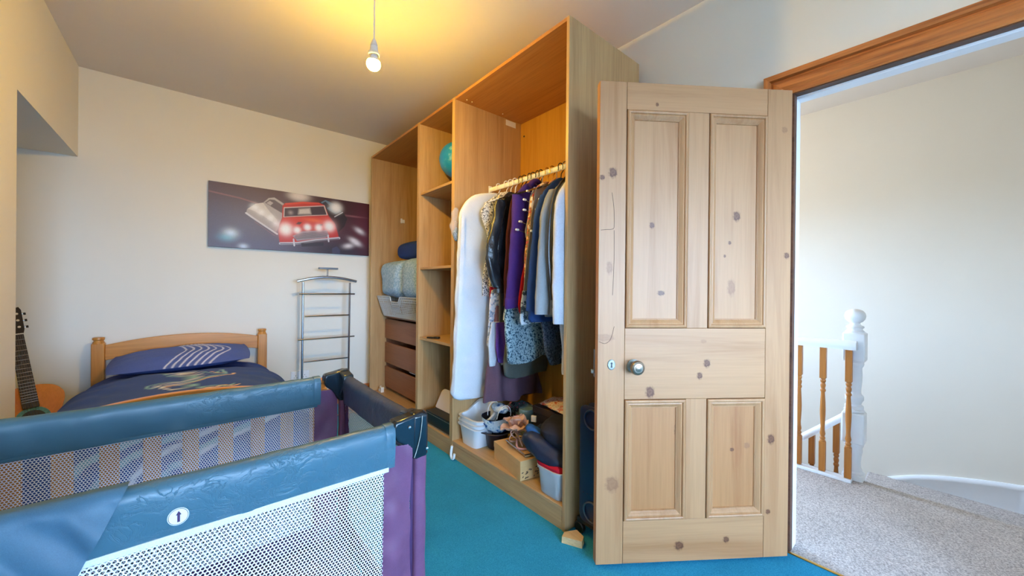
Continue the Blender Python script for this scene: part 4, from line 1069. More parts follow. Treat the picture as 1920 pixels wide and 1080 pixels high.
def bedding_pile():
    c = speckle('pale_blue_printed_cotton', [(0.30, srgb(168, 200, 226)), (0.47, srgb(136, 172, 202)), (0.55, srgb(186, 212, 232)), (.7, srgb(160, 192, 218))], 55)
    def lump(name, cx, cyy, cz, rx, ry, rz, mat, seed, label, cat, pw=.45, amp=.012, group=None):
        m = MB().ell((0, 0, 0), rx, ry, rz, 40, 28, pw=pw); vs = []
        for x, y, z in m.v:
            n = noise.noise((x*7+seed, y*7, z*7))*amp+noise.noise((x*22+seed, y*9, z*22))*amp*.5
            vs.append((cx+x*(1+n/rx), cyy+y*(1+n/ry), cz+z*(1+n/rz)))
        m.v = vs; return tag(m.build(name, mat, smooth=80), label, cat, group)
    lump('folded_bedding', 1.585, 3.375, 1.185, .228, .228, .172, c, 3, 'pale blue patterned bedding bundle in the wire basket, the half nearer the back wall', 'bedding')
    lump('folded_bedding', 1.580, 2.925, 1.185, .225, .222, .175, c, 9, 'pale blue patterned bedding bundle in the wire basket, the half against the shelf wardrobe', 'bedding')
    lump('rolled_blanket', 1.52, 3.06, 1.435, .10, .325, .078, fabric('royal_blue_fleece', srgb(44, 68, 132), None, 120, .9), 5, 'dark blue rolled blanket on top of the pale bedding', 'blanket', .6, .006)
    # small white fitting left on the wardrobe floor
    r = thing('plastic_fitting', 'small white plastic fitting on the wardrobe floor below the drawers', 'fitting', (1.385, 3.56, BASE))
    MB().lathe([(.0001, .0), (.018, .0), (.020, .01), (.020, .022), (.012, .026), (.012, .042), (.006, .048), (.0001, .048)], (1.385, 3.575, BASE), 'z', 16).build('round_base', M['white_plastic'], r)
    MB().box(1.362, 1.392, 3.505, 3.535, BASE, BASE+.05).build('block', M['cream_plastic'], r, bevel=.003)
bedding_pile()
def middle_shelves():
    # globe
    gx, gy, gz, R = 1.535, 2.475, 2.083, .135
    r = thing('globe', 'turquoise globe ball on the top shelf of the narrow wardrobe', 'globe', (gx, gy, 1.825))
    t = NT('turquoise_globe'); f = t.noise(6, 5, .6); t.color(t.ramp(f, [(.45, srgb(24, 140, 244)), (.56, srgb(36, 152, 246)), (.60, srgb(110, 186, 246)), (.75, srgb(140, 200, 240))]))
    MB().ell((gx, gy, gz), R, R, R, 36, 24).build('ball', t.set(.25, 0, .5), r)
    MB().lathe([(.0001, 1.825), (.085, 1.825), (.085, 1.832), (.06, 1.845), (.025, 1.852), (.015, 1.87), (.015, 1.915), (.03, 1.94), (.034, 1.952), (.0001, 1.952)], (gx, gy, 0), 'z', 24).build('stand', M['black'], r)
    MB().tube([(gx+.0, gy+(R+.006)*math.sin(a), gz-(R+.006)*math.cos(a)) for a in [PI*k/24-.2 for k in range(25)]], .004, 6).build('meridian_arc', M['black'], r)
    m = MB().box(1.345, 1.50, 2.30, 2.50, 1.2622, 1.2645)
    tag(m.build('paper_sheet', M['white_plastic'], smooth=0), 'thin white paper lying on the middle shelf', 'paper')
    r = thing('small_gadget', 'small black gadget lying on the shelf edge below the white paper', 'gadget', (1.35, 2.48, .735))
    rz = Matrix.Rotation(math.radians(-60), 3, 'Z')
    MB().obox((1.335, 2.50, .742), .055, .018, .012, rz).build('grip', M['black'], r, bevel=.004)
    MB().obox((1.362, 2.455, .744), .045, .03, .016, rz).build('case', M['black'], r, bevel=.004)
    MB().tube([(1.352, 2.478, .747), (1.345, 2.452, .737)], .0015, 5).build('pin', M['steel'], r)
    r = thing('storage_box', 'flat black box with pale seams on the floor of the shelf wardrobe', 'box', (1.48, 2.37, BASE))
    b = MB().box(1.325, 1.62, 2.185, 2.53, BASE, .192).build('body', M['black'], r, bevel=.004)
    MB().box(1.322, 1.623, 2.182, 2.533, .194, .208).build('lid', M['black'], r, bevel=.003)
    MB().box(1.3218, 1.325, 2.184, 2.531, .1915, .194).box(1.325, 1.62, 2.5295, 2.5325, .1915, .194).build('seam', M['pewter'], r, bevel=0)
    MB().box(1.3225, 1.326, 2.188, 2.532, BASE, BASE+.007).build('lower_edge', M['pewter'], r, bevel=0)
    # tilted white panel on it
    m = MB(); o = []
    for cx, cz, a0 in ((.145, .12, 0), (-.145, .12, 90), (-.15, 0.012, 180), (.15, .012, 270)):
        for k in range(5):
            a = math.radians(a0+22.5*k); q = .035 if cz > .05 else .012; o.append((cx+q*math.cos(a), cz+q*math.sin(a)))
    f = lambda u, w, d: (1.405+w*.52+d*.85, 2.385+u, .209+w*.80-d*.52)
    m.rings([[f(u, w, 0) for u, w in o], [f(u, w, .012) for u, w in o]])
    tag(m.build('white_tray', plain('pale_lilac_plastic', srgb(214, 212, 226), .4), bevel=.002), 'pale rounded plastic tray tilted on the flat black box', 'tray')
    # small hook at the foot of the partition
    p = smoothpath([(1.289, 2.110, .086), (1.285, 2.112, .05), (1.283, 2.108, .022), (1.283, 2.094, .010), (1.285, 2.080, .020), (1.287, 2.077, .045)], 5)
    tag(MB().tube(p, .0085, 8).build('plastic_hook', M['white_plastic']), 'small white plastic hook at the foot of the wardrobe upright', 'hook')
middle_shelves()
# ------------------------------------------------------------------ hanging clothes
def cloth(rows, Y, th, fold=(.006, 40, 0), seed=0, n=44, step=.016, hem=0.0, wr=.004, lean=0.0, pinch=.55):
    """closed cloth body: rows of (z, x_front, x_back) from the top down, thickness th about the plane Y"""
    zs = [r[0] for r in rows][::-1]; fr = [r[1] for r in rows][::-1]; bk = [r[2] for r in rows][::-1]
    z0, z1 = rows[-1][0], rows[0][0]; m = max(8, int((z1-z0)/step)); rs = []
    for i in range(m+1):
        z = z1-(z1-z0)*i/m; s = i/m
        a = np.interp(z, zs, fr); b = np.interp(z, zs, bk); xc, hx = (a+b)/2, (b-a)/2; ring = []
        t = th*(pinch+(1-pinch)*min(1, s*3.5))
        for j in range(n):
            q = 2*PI*j/n; c, sn = math.cos(q), math.sin(q)
            x = xc+hx*math.copysign(abs(c)**.75, c); dy = t*math.copysign(abs(sn)**.7, sn)
            w = fold[0]*(.25+.75*s)*math.sin(fold[1]*x+fold[2]+noise.noise((x*3, z*4, seed))*2.4)
            w += noise.noise((x*11+seed, z*9, seed))*wr*1.5+noise.noise((x*34, z*26, seed+7))*wr*.7
            e = noise.noise((z*8, seed, 3))*wr*1.2
            zz = z-(hem*math.sin(fold[1]*.5*x+seed)*s**4 if hem else 0)
            ring.append((x+e, Y+dy+w+lean*s, zz))
        rs.append(ring)
    return MB().rings(rs)
def sleeve_tube(path, r0, r1, seed=0, n=18, flat=.55, wr=.004):
    p = smoothpath(path, 7); rs = []; m = len(p)
    for i, c in enumerate(p):
        s = i/(m-1); r = r0+(r1-r0)*s; ring = []
        for j in range(n):
            q = 2*PI*j/n; w = noise.noise((c.z*14+math.cos(q), math.sin(q)*1.5, seed))*wr*1.6+noise.noise((c.z*40, q, seed))*wr*.6
            ring.append((c.x+math.cos(q)*(r+w), c.y+math.sin(q)*(r*flat+w), c.z))
        rs.append(ring)
    return MB().rings(rs)

HB = 'hanging clothes in the open wardrobe'
def hanger(y, label, mat, x=RX, drop=.075, span=.17, yaw=0.0):
    r = thing('clothes_hanger', label, 'hanger', (x, y, RZ), yaw, 'clothes hangers on the rail')
    pts = []
    for k in range(15):
        a = math.radians(-25+225*k/14); pts.append((.0205*math.cos(a), 0, .0035+.0205*math.sin(a)))
    pts = [(-p[0], p[1], p[2]) for p in pts]
    pts = [(-.0205, 0, -.020)]+pts+[(.016, 0, -.018), (.003, 0, -.036), (0, 0, -drop)]
    MB().tube(smoothpath(pts[::-1], 2), .0030, 7).build('hook', mat, r, local=True)
    MB().tube(smoothpath([(-span, 0, -drop-.070), (-.06, 0, -drop-.024), (0, 0, -drop-.002), (.06, 0, -drop-.024), (span, 0, -drop-.070)], 5), .0045, 7).build('shoulder_bar', mat, r, local=True)
    return r

def clothes():
    blackm, goldm, whitem = M['black'], M['brass'], M['white_plastic']
    # --- white garment bag
    r = thing('garment_bag', 'long white garment bag, farthest along the rail', 'garment bag', (1.57, 2.05, 1.74))
    white = fabric('white_garment_cover', srgb(214, 218, 222), srgb(202, 208, 214), 500, .7, var=.04, bump=.04, big=5)
    cloth([(1.752, 1.53, 1.63), (1.742, 1.47, 1.69), (1.715, 1.385, 1.77), (1.665, 1.325, 1.82), (1.60, 1.290, 1.85), (1.50, 1.278, 1.86), (1.30, 1.270, 1.86), (.90, 1.256, 1.86), (.56, 1.242, 1.86), (.455, 1.232, 1.86), (.41, 1.262, 1.86), (.400, 1.29, 1.86)], 2.035, .034, (.004, 20, 1), 3, 60, wr=.005).build('cover', white, r, smooth=80)
    p = smoothpath([(1.285, 2.008, 1.585), (1.270, 2.000, 1.30), (1.256, 2.0, .9), (1.242, 2.0, .58), (1.234, 2.0, .46)], 8)
    MB().tube(p, .0028, 6).build('edge_piping', white, r)
    # --- clear plastic sleeve squeezed beside the bag
    t = NT('clear_polythene'); t.color(srgb(226, 222, 218)); t.bump(t.noise(60, 4), .7, .01)
    poly = t.set(.12, 0, .6, **{'Alpha': .26})
    m = MB().ell((0, 0, 0), .040, .020, .105, 20, 18); m.v = [(1.292+x*(1+noise.noise((x*30, z*20, 1))*.5)+.10*z*z, 2.092+y*(1+noise.noise((x*40, z*24, 4))*.7), 1.525+z) for x, y, z in m.v]
    r = thing('plastic_sleeve', 'crumpled clear plastic sleeve poking out beside the white garment bag', 'plastic bag', (1.29, 2.092, 1.42))
    m.build('film', poly, r, smooth=60)
    m = MB().ell((0, 0, 0), .024, .016, .045, 16, 12); m.v = [(1.292+x+noise.noise((x*40, z*40, 2))*.006, 2.085+y, 1.455+z) for x, y, z in m.v]
    m.build('cloth_inside', speckle('grey_blue_check', [(.4, srgb(104, 116, 132)), (.6, srgb(150, 164, 176))], 120), r, smooth=80, label='grey blue cloth inside')
    # --- patterned blouses
    pat = speckle('black_white_motif', [(.40, srgb(52, 54, 62)), (.50, srgb(196, 194, 190)), (.62, srgb(216, 214, 208))], 110)
    b1 = cloth([(1.742, 1.54, 1.64), (1.715, 1.50, 1.70), (1.66, 1.425, 1.76), (1.60, 1.385, 1.79), (1.56, 1.388, 1.79), (1.48, 1.425, 1.78), (1.38, 1.452, 1.76), (1.2, 1.46, 1.74)], 1.945, .022, (.006, 34, 0), 5)
    tag(b1.build('blouse', pat, smooth=80), 'pale blouse with small dark motifs, next to the white garment bag', 'blouse', HB)
    r = thing('floral_jacket', 'cream jacket with black speckles, hanging behind the leather jacket', 'jacket', (1.57, 1.905, 1.73), group=HB)
    cloth([(1.738, 1.54, 1.64), (1.70, 1.485, 1.70), (1.64, 1.455, 1.75), (1.55, 1.445, 1.77), (1.35, 1.43, 1.77), (1.22, 1.42, 1.76), (1.12, 1.425, 1.76)], 1.902, .016, (.004, 30, 2), 8).build('body', speckle('cream_leaf_motif', [(.38, srgb(70, 66, 60)), (.48, srgb(206, 196, 172)), (.6, srgb(222, 214, 196))], 85), r, smooth=80)
    MB().tube(smoothpath([(1.480, 1.884, 1.70), (1.452, 1.882, 1.56), (1.436, 1.880, 1.36), (1.424, 1.880, 1.20)], 6), .006, 6).build('trim', fabric('cream_braid', srgb(214, 192, 140), None, 200), r, label='gold cream braid edge')
    # --- black leather jacket
    t = NT('black_leather'); f = t.noise(18, 4, .6); t.color(t.ramp(t.noise(7, 3), [(.35, srgb(20, 24, 30)), (.7, srgb(46, 50, 54))])); t.bump(f, .45, .012); lea = t.set(.33, 0, .6)
    r = thing('leather_jacket', 'black leather jacket with creased shiny sleeve', 'jacket', (1.58, 1.84, 1.72), group=HB)
    cloth([(1.725, 1.53, 1.65), (1.69, 1.495, 1.70), (1.60, 1.462, 1.74), (1.50, 1.445, 1.78), (1.30, 1.43, 1.79), (1.18, 1.44, 1.79), (1.105, 1.45, 1.78)], 1.855, .022, (.004, 30, 0), 12, wr=.006).build('body', lea, r, smooth=80)
    m = sleeve_tube([(1.457, 1.835, 1.655), (1.427, 1.825, 1.54), (1.387, 1.82, 1.40), (1.377, 1.815, 1.30), (1.402, 1.815, 1.18), (1.437, 1.815, 1.115)], .040, .042, 4, 22, .62, .006)
    m.build('sleeve', lea, r, smooth=80)
    MB().rings([[(1.440+.043*math.cos(q), 1.815+.028*math.sin(q), z) for q in [2*PI*k/18 for k in range(18)]] for z in (1.108, 1.082)]).build('cuff', lea, r, smooth=60)
    for a, b in (((1.474, 1.806, 1.62), (1.424, 1.797, 1.44)), ((1.424, 1.797, 1.44), (1.400, 1.790, 1.28))):
        MB().tube([a, b], .0022, 5).build('seam', M['black'], r)
    # --- maroon cardigan
    r = thing('cardigan', 'dark maroon cardigan between the leather and the purple jackets', 'cardigan', (1.57, 1.775, 1.70), group=HB)
    mar = fabric('maroon_knit', srgb(74, 36, 42), srgb(60, 28, 36), 260, .95, bump=.3)
    cloth([(1.715, 1.535, 1.65), (1.69, 1.50, 1.70), (1.64, 1.48, 1.74), (1.46, 1.452, 1.77), (1.2, 1.44, 1.77), (1.005, 1.43, 1.77)], 1.768, .020, (.004, 30, 1), 15).build('body', mar, r, smooth=80)
    # --- purple jacket
    r = thing('purple_jacket', 'purple wool jacket with turned-up cuff', 'jacket', (1.58, 1.68, 1.74), group=HB)
    pur = fabric('purple_wool', srgb(76, 50, 128), srgb(62, 40, 108), 340, .92, var=.12, bump=.15, big=5)
    cloth([(1.752, 1.55, 1.64), (1.735, 1.515, 1.68), (1.68, 1.47, 1.74), (1.60, 1.455, 1.77), (1.49, 1.45, 1.78), (1.24, 1.45, 1.79), (1.06, 1.45, 1.79)], 1.69, .028, (.004, 26, 1), 18).build('body', pur, r, smooth=80)
    sleeve_tube([(1.454, 1.665, 1.655), (1.442, 1.652, 1.50), (1.422, 1.645, 1.28), (1.410, 1.642, 1.10), (1.408, 1.642, 1.055)], .046, .058, 6, 24, .52, .004).build('sleeve', pur, r, smooth=80)
    MB().rings([[(1.408+q0*math.cos(q), 1.642+q0*.55*math.sin(q)+.0, z+.012*math.cos(q)) for q in [2*PI*k/24 for k in range(24)]] for z, q0 in ((1.066, .060), (1.062, .063), (1.012, .064), (1.006, .062))]).build('cuff', pur, r, smooth=50)
    MB().tube(smoothpath([(1.53, 1.655, 1.725), (1.56, 1.645, 1.755), (1.60, 1.65, 1.758), (1.63, 1.67, 1.75)], 6), .016, 10).build('collar', pur, r, smooth=80)
    # --- multi-tier skirt hangers with white tipped clips
    def tier(y, spec, label, far):
        r = thing('skirt_hanger', label, 'hanger', (1.59, y, RZ), group='tiered skirt hangers on the rail')
        MB().tube([(1.59, y, 1.785), (1.59, y, spec[-1][1]-.01)], .0028, 6).build('spine', M['steel'], r)
        for x, z in spec:
            b = MB().tube([(x, y-.012, z), (x+.05, y, z-.006), (1.76, y, z-.006)], .0026, 6).build('bar', M['steel'], r)
            MB().lathe([(.0001, -.013), (.0055, -.012), (.0065, -.008), (.0065, .006), (.0045, .010), (.0001, .010)], (x, y-.014, z), 'x', 12).build('tip', whitem, b)
    tier(1.605, [(1.462, 1.669), (1.437, 1.616), (1.437, 1.558), (1.407, 1.488), (1.383, 1.440)], 'five-bar skirt hanger with large white tips against the purple jacket', 0)
    tier(1.49, [(1.447, 1.60), (1.424, 1.541), (1.412, 1.476), (1.390, 1.421)], 'four-bar skirt hanger with small white tips between scarf and navy blazer', 1)
    # --- printed blouses between the hangers
    bright = speckle('bright_floral', [(.40, srgb(226, 214, 196)), (.47, srgb(206, 132, 42)), (.53, srgb(96, 118, 92)), (.60, srgb(196, 60, 60)), (.68, srgb(120, 150, 160))], 34)
    r = thing('printed_blouse', 'colourful floral blouse hanging right behind the navy blazer', 'blouse', (1.58, 1.535, 1.72), group=HB)
    cloth([(1.73, 1.55, 1.65), (1.70, 1.50, 1.70), (1.62, 1.44, 1.76), (1.48, 1.415, 1.78), (1.30, 1.40, 1.78), (1.05, 1.395, 1.77)], 1.545, .022, (.006, 34, 0), 22).build('body', bright, r, smooth=80)
    tag(cloth([(1.70, 1.50, 1.66), (1.64, 1.475, 1.70), (1.50, 1.455, 1.74), (1.44, 1.435, 1.74), (1.40, 1.44, 1.72)], 1.585, .012, (.004, 30, 1), 23).build('jersey_vest', fabric('grey_jersey', srgb(150, 152, 158), None, 300)), 'short grey jersey vest beside the purple jacket', 'vest', HB)
    tag(cloth([(1.71, 1.52, 1.66), (1.66, 1.445, 1.72), (1.55, 1.425, 1.76), (1.30, 1.385, 1.76), (1.10, 1.36, 1.76)], 1.515, .010, (.003, 30, 2), 24).build('taupe_top', fabric('taupe_cotton', srgb(142, 128, 112), None, 300)), 'narrow taupe top showing as a strip beside the navy blazer', 'top', HB)
    tag(cloth([(1.735, 1.55, 1.65), (1.70, 1.50, 1.70), (1.62, 1.455, 1.76), (1.45, 1.45, 1.77), (1.2, 1.45, 1.77)], 1.462, .012, (.005, 34, 2), 25).build('ruffled_top', speckle('mustard_rose', [(.45, srgb(204, 156, 46)), (.52, srgb(220, 150, 150)), (.62, srgb(210, 190, 180))], 40)), 'mustard and rose ruffled top peeping over the navy blazer', 'top', HB)
    # --- navy blazer
    r = thing('navy_blazer', 'bright navy blazer, third garment from the rail end by the door', 'jacket', (1.58, 1.42, 1.72), group=HB)
    nav = fabric('navy_suiting', srgb(40, 70, 124), srgb(30, 56, 104), 500, .8, var=.15, bump=.08, big=5)
    cloth([(1.725, 1.54, 1.65), (1.695, 1.49, 1.70), (1.63, 1.42, 1.75), (1.52, 1.375, 1.78), (1.30, 1.345, 1.79), (1.06, 1.325, 1.79), (.955, 1.318, 1.79), (.938, 1.335, 1.78)], 1.425, .026, (.004, 26, 0), 28).build('body', nav, r, smooth=80)
    sleeve_tube([(1.410, 1.40, 1.60), (1.368, 1.392, 1.48), (1.342, 1.388, 1.30), (1.325, 1.386, 1.12), (1.318, 1.386, 1.0)], .040, .046, 9, 20, .55).build('sleeve', nav, r, smooth=80)
    # --- grey jackets
    r = thing('grey_jacket', 'mid grey jacket with split cuff, second garment from the rail end', 'jacket', (1.58, 1.32, 1.72), group=HB)
    gry = fabric('grey_wool', srgb(138, 142, 144), srgb(124, 128, 132), 420, .9, var=.08, bump=.12, big=5)
    cloth([(1.725, 1.54, 1.65), (1.69, 1.48, 1.70), (1.62, 1.40, 1.76), (1.52, 1.36, 1.79), (1.30, 1.335, 1.79), (1.0, 1.33, 1.79), (.972, 1.34, 1.79)], 1.325, .026, (.004, 26, 1), 31).build('body', gry, r, smooth=80)
    sleeve_tube([(1.386, 1.305, 1.605), (1.328, 1.296, 1.50), (1.302, 1.290, 1.34), (1.288, 1.288, 1.15), (1.282, 1.288, .99)], .042, .044, 11, 20, .6).build('sleeve', gry, r, smooth=80)
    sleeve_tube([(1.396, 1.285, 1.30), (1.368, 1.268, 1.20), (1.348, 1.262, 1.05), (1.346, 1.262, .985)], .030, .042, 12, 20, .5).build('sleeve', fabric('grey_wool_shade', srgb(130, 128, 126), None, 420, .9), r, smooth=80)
    # --- pale zip top with black piping
    r = thing('pale_sweatshirt', 'pale grey sweatshirt with black edging at the rail end by the door', 'sweatshirt', (1.58, 1.215, 1.72), group=HB)
    pal = fabric('pale_grey_fleece', srgb(196, 200, 208), srgb(182, 186, 196), 300, .95, var=.06, bump=.15, big=5)
    cloth([(1.725, 1.54, 1.65), (1.69, 1.47, 1.70), (1.62, 1.38, 1.76), (1.52, 1.345, 1.79), (1.30, 1.335, 1.80), (1.0, 1.335, 1.80), (.70, 1.36, 1.80)], 1.222, .026, (.004, 26, 2), 34).build('body', pal, r, smooth=80)
    sleeve_tube([(1.387, 1.20, 1.625), (1.324, 1.196, 1.54), (1.304, 1.195, 1.40), (1.302, 1.195, 1.15), (1.306, 1.195, 1.02)], .040, .042, 14, 22, .6).build('sleeve', pal, r, smooth=80)
    MB().rings([[(1.306+q0*math.cos(q), 1.195+q0*.6*math.sin(q), z) for q in [2*PI*k/20 for k in range(20)]] for z, q0 in ((1.024, .043), (1.02, .044), (.955, .040), (.95, .038))]).build('cuff', pal, r, smooth=50)
    MB().tube(smoothpath([(1.48, 1.206, 1.706), (1.378, 1.216, 1.660), (1.308, 1.228, 1.575), (1.276, 1.234, 1.46), (1.266, 1.234, 1.30), (1.272, 1.230, 1.18), (1.282, 1.226, 1.06)], 7), .0068, 8).build('black_edging', M['black'], r)

    # --- lower tier: skirts clipped to the tiered hangers and long pieces
    def skirt(name, label, rows, Y, th, mat, fold, seed, hem=.0, cat='skirt', **k):
        return tag(cloth(rows, Y, th, fold, seed, 72, hem=hem, **k).build(name, mat, smooth=80), label, cat, 'skirts and tops below the jackets')
    red = fabric('red_jersey', srgb(176, 22, 36), srgb(146, 14, 28), 300, .85)
    skirt('red_blouse', 'bright red blouse with a pointed hem below the leather sleeve', [(1.30, 1.46, 1.70), (1.22, 1.432, 1.72), (1.12, 1.44, 1.72), (1.03, 1.443, 1.70), (1.012, 1.46, 1.68)], 1.915, .020, red, (.006, 50, 0), 41, .010, 'blouse')
    skirt('red_cardigan', 'deep red cardigan corner showing under the purple cuff', [(1.25, 1.43, 1.72), (1.02, 1.385, 1.70), (.98, 1.395, 1.66), (.945, 1.425, 1.60), (.935, 1.44, 1.56)], 1.585, .018, fabric('deep_red_knit', srgb(150, 16, 28), None, 300, .9), (.004, 40, 0), 42, .0, 'cardigan')
    skirt('dotted_top', 'short black and white dotted top beside the garment bag', [(1.30, 1.45, 1.62), (1.18, 1.432, 1.62), (1.055, 1.43, 1.60)], 1.985, .012, speckle('dots', [(.42, srgb(62, 72, 88)), (.52, srgb(206, 210, 214))], 130), (.004, 44, 0), 43, .006, 'top')
    skirt('geometric_dress', 'pale dress with blue geometric print under the red top', [(1.10, 1.44, 1.64), (1.02, 1.424, 1.64), (.88, 1.414, 1.65), (.748, 1.404, 1.66), (.742, 1.41, 1.65)], 1.895, .018, speckle('geometric_motif', [(.25, srgb(196, 206, 218)), (.5, srgb(146, 160, 186)), (.62, srgb(214, 208, 210)), (.8, srgb(120, 140, 172))], 95, kind='cells'), (.004, 44, 1), 44, .0, 'dress')
    skirt('grey_strap', 'narrow dark grey scarf hanging over the geometric dress', [(1.10, 1.462, 1.55), (1.0, 1.466, 1.55), (.86, 1.470, 1.545), (.80, 1.488, 1.54)], 1.855, .010, fabric('charcoal_cloth', srgb(84, 88, 90), None, 300), (.003, 60, 0), 45, .0, 'scarf')
    skirt('white_skirt', 'plain white skirt hem beside the purple frill', [(.90, 1.41, 1.62), (.76, 1.388, 1.64), (.655, 1.393, 1.64), (.628, 1.40, 1.64)], 1.862, .016, fabric('white_cotton', srgb(206, 212, 218), None, 300), (.004, 40, 0), 46)
    skirt('purple_frill', 'small gathered purple frill over the white skirt', [(.90, 1.42, 1.54), (.74, 1.414, 1.53), (.69, 1.424, 1.525), (.655, 1.445, 1.52)], 1.825, .012, fabric('violet_voile', srgb(96, 62, 140), None, 200), (.006, 110, 0), 47, .006, 'skirt')
    skirt('striped_top', 'white and grey striped top hem under the purple jacket', [(1.05, 1.42, 1.66), (.97, 1.408, 1.68), (.925, 1.406, 1.68)], 1.735, .014, speckle('white_stripe', [(.45, srgb(90, 96, 108)), (.5, srgb(214, 216, 220))], 26), (.003, 40, 0), 48, .004, 'top')
    skirt('leafy_skirt', 'long grey-green skirt with dense leaf print', [(1.05, 1.36, 1.72), (.965, 1.345, 1.76), (.82, 1.350, 1.79), (.72, 1.368, 1.80), (.69, 1.39, 1.80)], 1.655, .030, speckle('leaf_motif', [(.40, srgb(44, 72, 88)), (.49, srgb(132, 158, 166)), (.58, srgb(168, 188, 190)), (.66, srgb(74, 104, 116))], 80), (.014, 30, 2), 49, .018)
    skirt('plaid_shirt', 'white shirt hem with dark check lines under the navy blazer', [(1.1, 1.35, 1.66), (.95, 1.326, 1.66), (.922, 1.334, 1.66)], 1.502, .014, speckle('check', [(.42, srgb(70, 84, 96)), (.5, srgb(196, 204, 208))], 36), (.004, 50, 0), 50, .004, 'shirt')
    skirt('dark_skirt', 'dark teal skirt with tiny print in the shade behind the navy blazer', [(1.05, 1.40, 1.76), (.93, 1.43, 1.80), (.75, 1.46, 1.82), (.705, 1.49, 1.81)], 1.44, .026, speckle('dark_leaf_motif', [(.44, srgb(36, 48, 66)), (.56, srgb(92, 108, 122)), (.62, srgb(60, 60, 84))], 100), (.010, 34, 0), 51, .012)
    skirt('olive_skirt', 'short olive grey skirt below the leafy one', [(.95, 1.47, 1.74), (.70, 1.432, 1.78), (.64, 1.426, 1.80), (.59, 1.432, 1.80), (.566, 1.48, 1.79)], 1.755, .028, fabric('olive_cotton', srgb(88, 94, 88), srgb(70, 76, 72), 300, .9), (.008, 26, 0), 52, .008)
    skirt('mauve_skirt', 'long mauve flared skirt reaching lowest, behind the olive one', [(1.0, 1.46, 1.76), (.74, 1.424, 1.80), (.60, 1.408, 1.83), (.50, 1.396, 1.85), (.415, 1.385, 1.865), (.395, 1.384, 1.865)], 1.885, .036, fabric('mauve_chiffon', srgb(108, 84, 98), srgb(88, 66, 82), 300, .85), (.018, 46, 0), 53, .012)

    # hangers, from the garment bag towards the door
    for y, what, mat in ((2.03, 'white clothes hanger inside the white garment bag', whitem), (1.945, 'white clothes hanger of the pale motif blouse', whitem), (1.900, 'white clothes hanger of the cream speckled jacket', whitem),
                         (1.855, 'white clothes hanger of the black leather jacket', whitem), (1.800, 'black clothes hanger just before the maroon cardigan', blackm), (1.765, 'black clothes hanger of the maroon cardigan', blackm),
                         (1.715, 'black clothes hanger at the collar of the purple jacket', blackm), (1.685, 'black clothes hanger of the purple jacket', blackm), (1.645, 'black clothes hanger in front of the purple collar', blackm),
                         (1.617, 'black clothes hanger of the short grey top', blackm), (1.565, 'gold clothes hanger of the floral blouse', goldm), (1.524, 'gold clothes hanger of the taupe top', goldm),
                         (1.458, 'black clothes hanger of the mustard and rose top', blackm), (1.425, 'dark clothes hanger of the navy blazer', M['dark_steel']), (1.325, 'dark clothes hanger of the grey jacket', M['dark_steel']), (1.222, 'dark clothes hanger of the pale sweatshirt', M['dark_steel'])):
        hanger(y, what, mat, yaw=random.Random(int(y*1000)).uniform(-.12, .12))
clothes()

